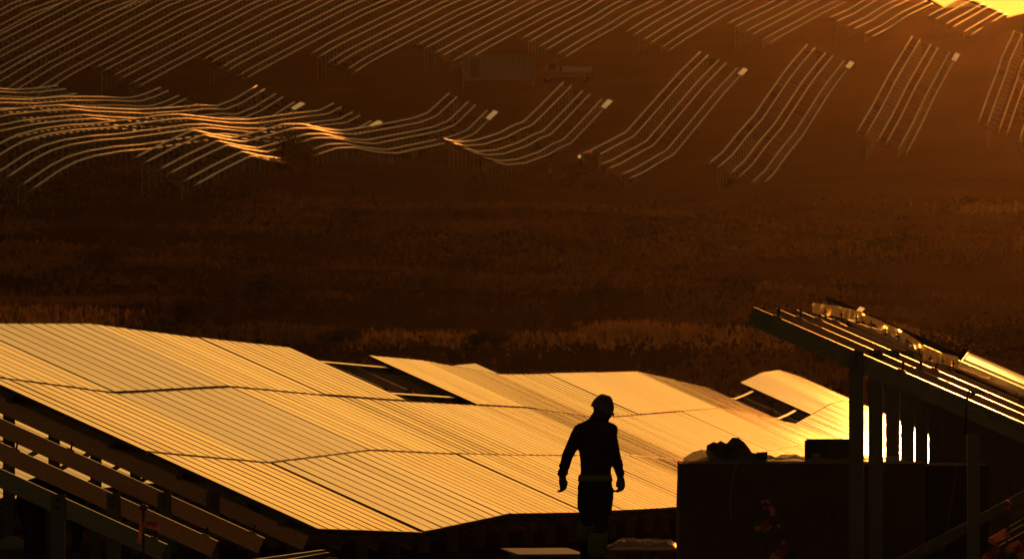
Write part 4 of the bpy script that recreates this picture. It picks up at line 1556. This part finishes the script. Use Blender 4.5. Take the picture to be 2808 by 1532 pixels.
def bpx(x, D):
    return ((x * DISP - CX) / FPX * D, D)
bush('round_bush', bpx(742, 684), 1.75, 1.5, 1.75, 3000, 0.13, 'twiggy dark bush standing before the rolling rail rows', seed=1)
bush('round_bush', bpx(1462, 727), 2.0, 1.5, 1.25, 3200, 0.13, 'round dark bush hiding the lower half of the tractor', seed=2)
bush('round_bush', bpx(1240, 700), 2.4, 1.5, 0.9, 2200, 0.13, 'broad low bush at the foot of the rail rows', seed=3)
for i, (x, D, rx, rz) in enumerate(((2400, 350, 2.1, 1.05), (2500, 345, 2.2, 1.15), (2300, 352, 1.4, 0.8), (2578, 342, 1.9, 1.2))):
    bush('dark_bush', bpx(x, D), rx, 1.5, rz, 2600, 0.10, 'dark dense bush in the clump beyond the unfinished frame', 'bush clump beyond the unfinished frame', seed=20 + i)
for i, (x, D, rx, rz) in enumerate(((870, 395, 0.9, 0.3), (820, 392, 0.6, 0.28), (1230, 388, 1.2, 0.3), (2060, 372, 2.0, 0.6), (480, 420, 1.2, 0.5), (1500, 455, 1.6, 0.55), (650, 470, 1.8, 0.5), (1180, 500, 2.0, 0.6), (1850, 470, 2.0, 0.6), (250, 520, 1.8, 0.6), (2250, 520, 2.2, 0.7), (1620, 560, 1.8, 0.6), (900, 590, 2.0, 0.6))):
    bush('scrub_bush', bpx(x, D), rx, 1.2, rz, 1300, 0.10, 'low dark scrub bush on the dry slope across the valley', 'scrub bushes on the dry slope', seed=40 + i)

for i, (x, y, D) in enumerate(((212, 714, 470), (513, 632, 520), (705, 590, 560), (640, 575, 590), (885, 520, 620), (940, 505, 628), (1160, 560, 600), (1340, 600, 545))):
    px, d = bpx(x, D)
    g = gz(px, d)
    mb = MB(); mb.tube([(0, 0, -0.3), (0, 0, 1.9)], [0.05, 0.042], 8); mb.tube([(0, 0, 1.9), (0.0, 0, 1.93)], [0.042, 0.02], 8)
    o = link('fence_post', mb.mesh('fence_post', [M['bark']])); o.location = (px, d, g)
    tag(o, 'thin weathered fence post standing in the dry slope', 'fence post', 'fence posts on the dry slope')

def grass():
    r = np.random.default_rng(11)
    def field(name, X, D, h, w, mat, label):
        n = len(X)
        Zg = ground_z(X, D)
        ang = r.random(n) * math.pi
        lean = r.normal(0, 0.18, (n, 2))
        cx, cy = np.cos(ang) * w, np.sin(ang) * w
        b = np.stack([X, D, Zg - 0.03], -1)
        v0 = b + np.stack([cx, cy, 0 * cx], -1)
        v1 = b - np.stack([cx, cy, 0 * cx], -1)
        v2 = b + np.stack([lean[:, 0] * h, lean[:, 1] * h, h], -1)
        v3 = b + np.stack([cx * 0.5 - lean[:, 1] * h * 1.2, cy * 0.5 + lean[:, 0] * h * 1.2, h * 0.8], -1)
        verts = np.stack([v0, v1, v2, v3], 1).reshape(-1, 3)
        k = np.arange(n)[:, None] * 4
        faces = np.concatenate([k + np.array([0, 1, 2]), k + np.array([0, 1, 3])], 0)
        me = bpy.data.meshes.new(name)
        me.vertices.add(len(verts)); me.vertices.foreach_set('co', verts.ravel())
        me.loops.add(faces.size); me.loops.foreach_set('vertex_index', faces.ravel())
        me.polygons.add(len(faces)); me.polygons.foreach_set('loop_start', np.arange(0, faces.size, 3))
        me.update()
        me.materials.append(mat)
        tag(link(name, me), label, 'grass', None, 'stuff')
    N = 330000
    D = 290 + (660 - 290) * r.random(N) ** 0.8
    X = (r.random(N) * 2 - 1) * (0.075 * D + 6)
    dens = vnoise(X / 14, D / 22, 21) * 0.6 + vnoise(X / 5, D / 8, 22) * 0.4
    keep = r.random(N) < np.clip((dens - 0.46) * 3.2, 0.03, 0.7)
    X, D, dens = X[keep], D[keep], dens[keep]
    n = len(X)
    field('dry_grass', X, D, (0.10 + 0.26 * r.random(n) ** 1.5) * (0.6 + 0.8 * dens), 0.05 + 0.11 * r.random(n), M['grass'],
          'low dry grass over the slope across the valley')
    N = 160000
    D = np.concatenate([350 + 95 * r.random(N), 610 + 50 * r.random(N // 3)])
    X = (r.random(len(D)) * 2 - 1) * (0.075 * D + 6)
    belt = np.exp(-((D - 408) / 15.0) ** 2) * np.clip(vnoise(X / 5.5, D / 26, 33) * 3.2 - 1.5, 0, 1)
    belt2 = np.exp(-((D - 634) / 9.0) ** 2) * np.clip(vnoise(X / 13, D / 30, 37) * 3.0 - 1.6, 0, 1) * 0.8
    belt = np.maximum(belt, belt2)
    keep = r.random(len(D)) < belt * 0.5
    X, D, belt = X[keep], D[keep], belt[keep]
    n = len(X)
    field('sunlit_grass', X, D, (0.25 + 0.55 * r.random(n) ** 1.3) * (0.5 + 0.5 * belt), 0.05 + 0.09 * r.random(n), M['sunlit_straw'],
          'taller grass whose paler colour paints the sunlit streaks at the slope foot')
M['sunlit_straw'] = translucent('sunlit_straw', (0.38, 0.21, 0.07), 0.45, 0.9, 0.35, 0.2, 0.0, 0.0)  # sunlight on the grass streaks is put into this paler colour
grass()
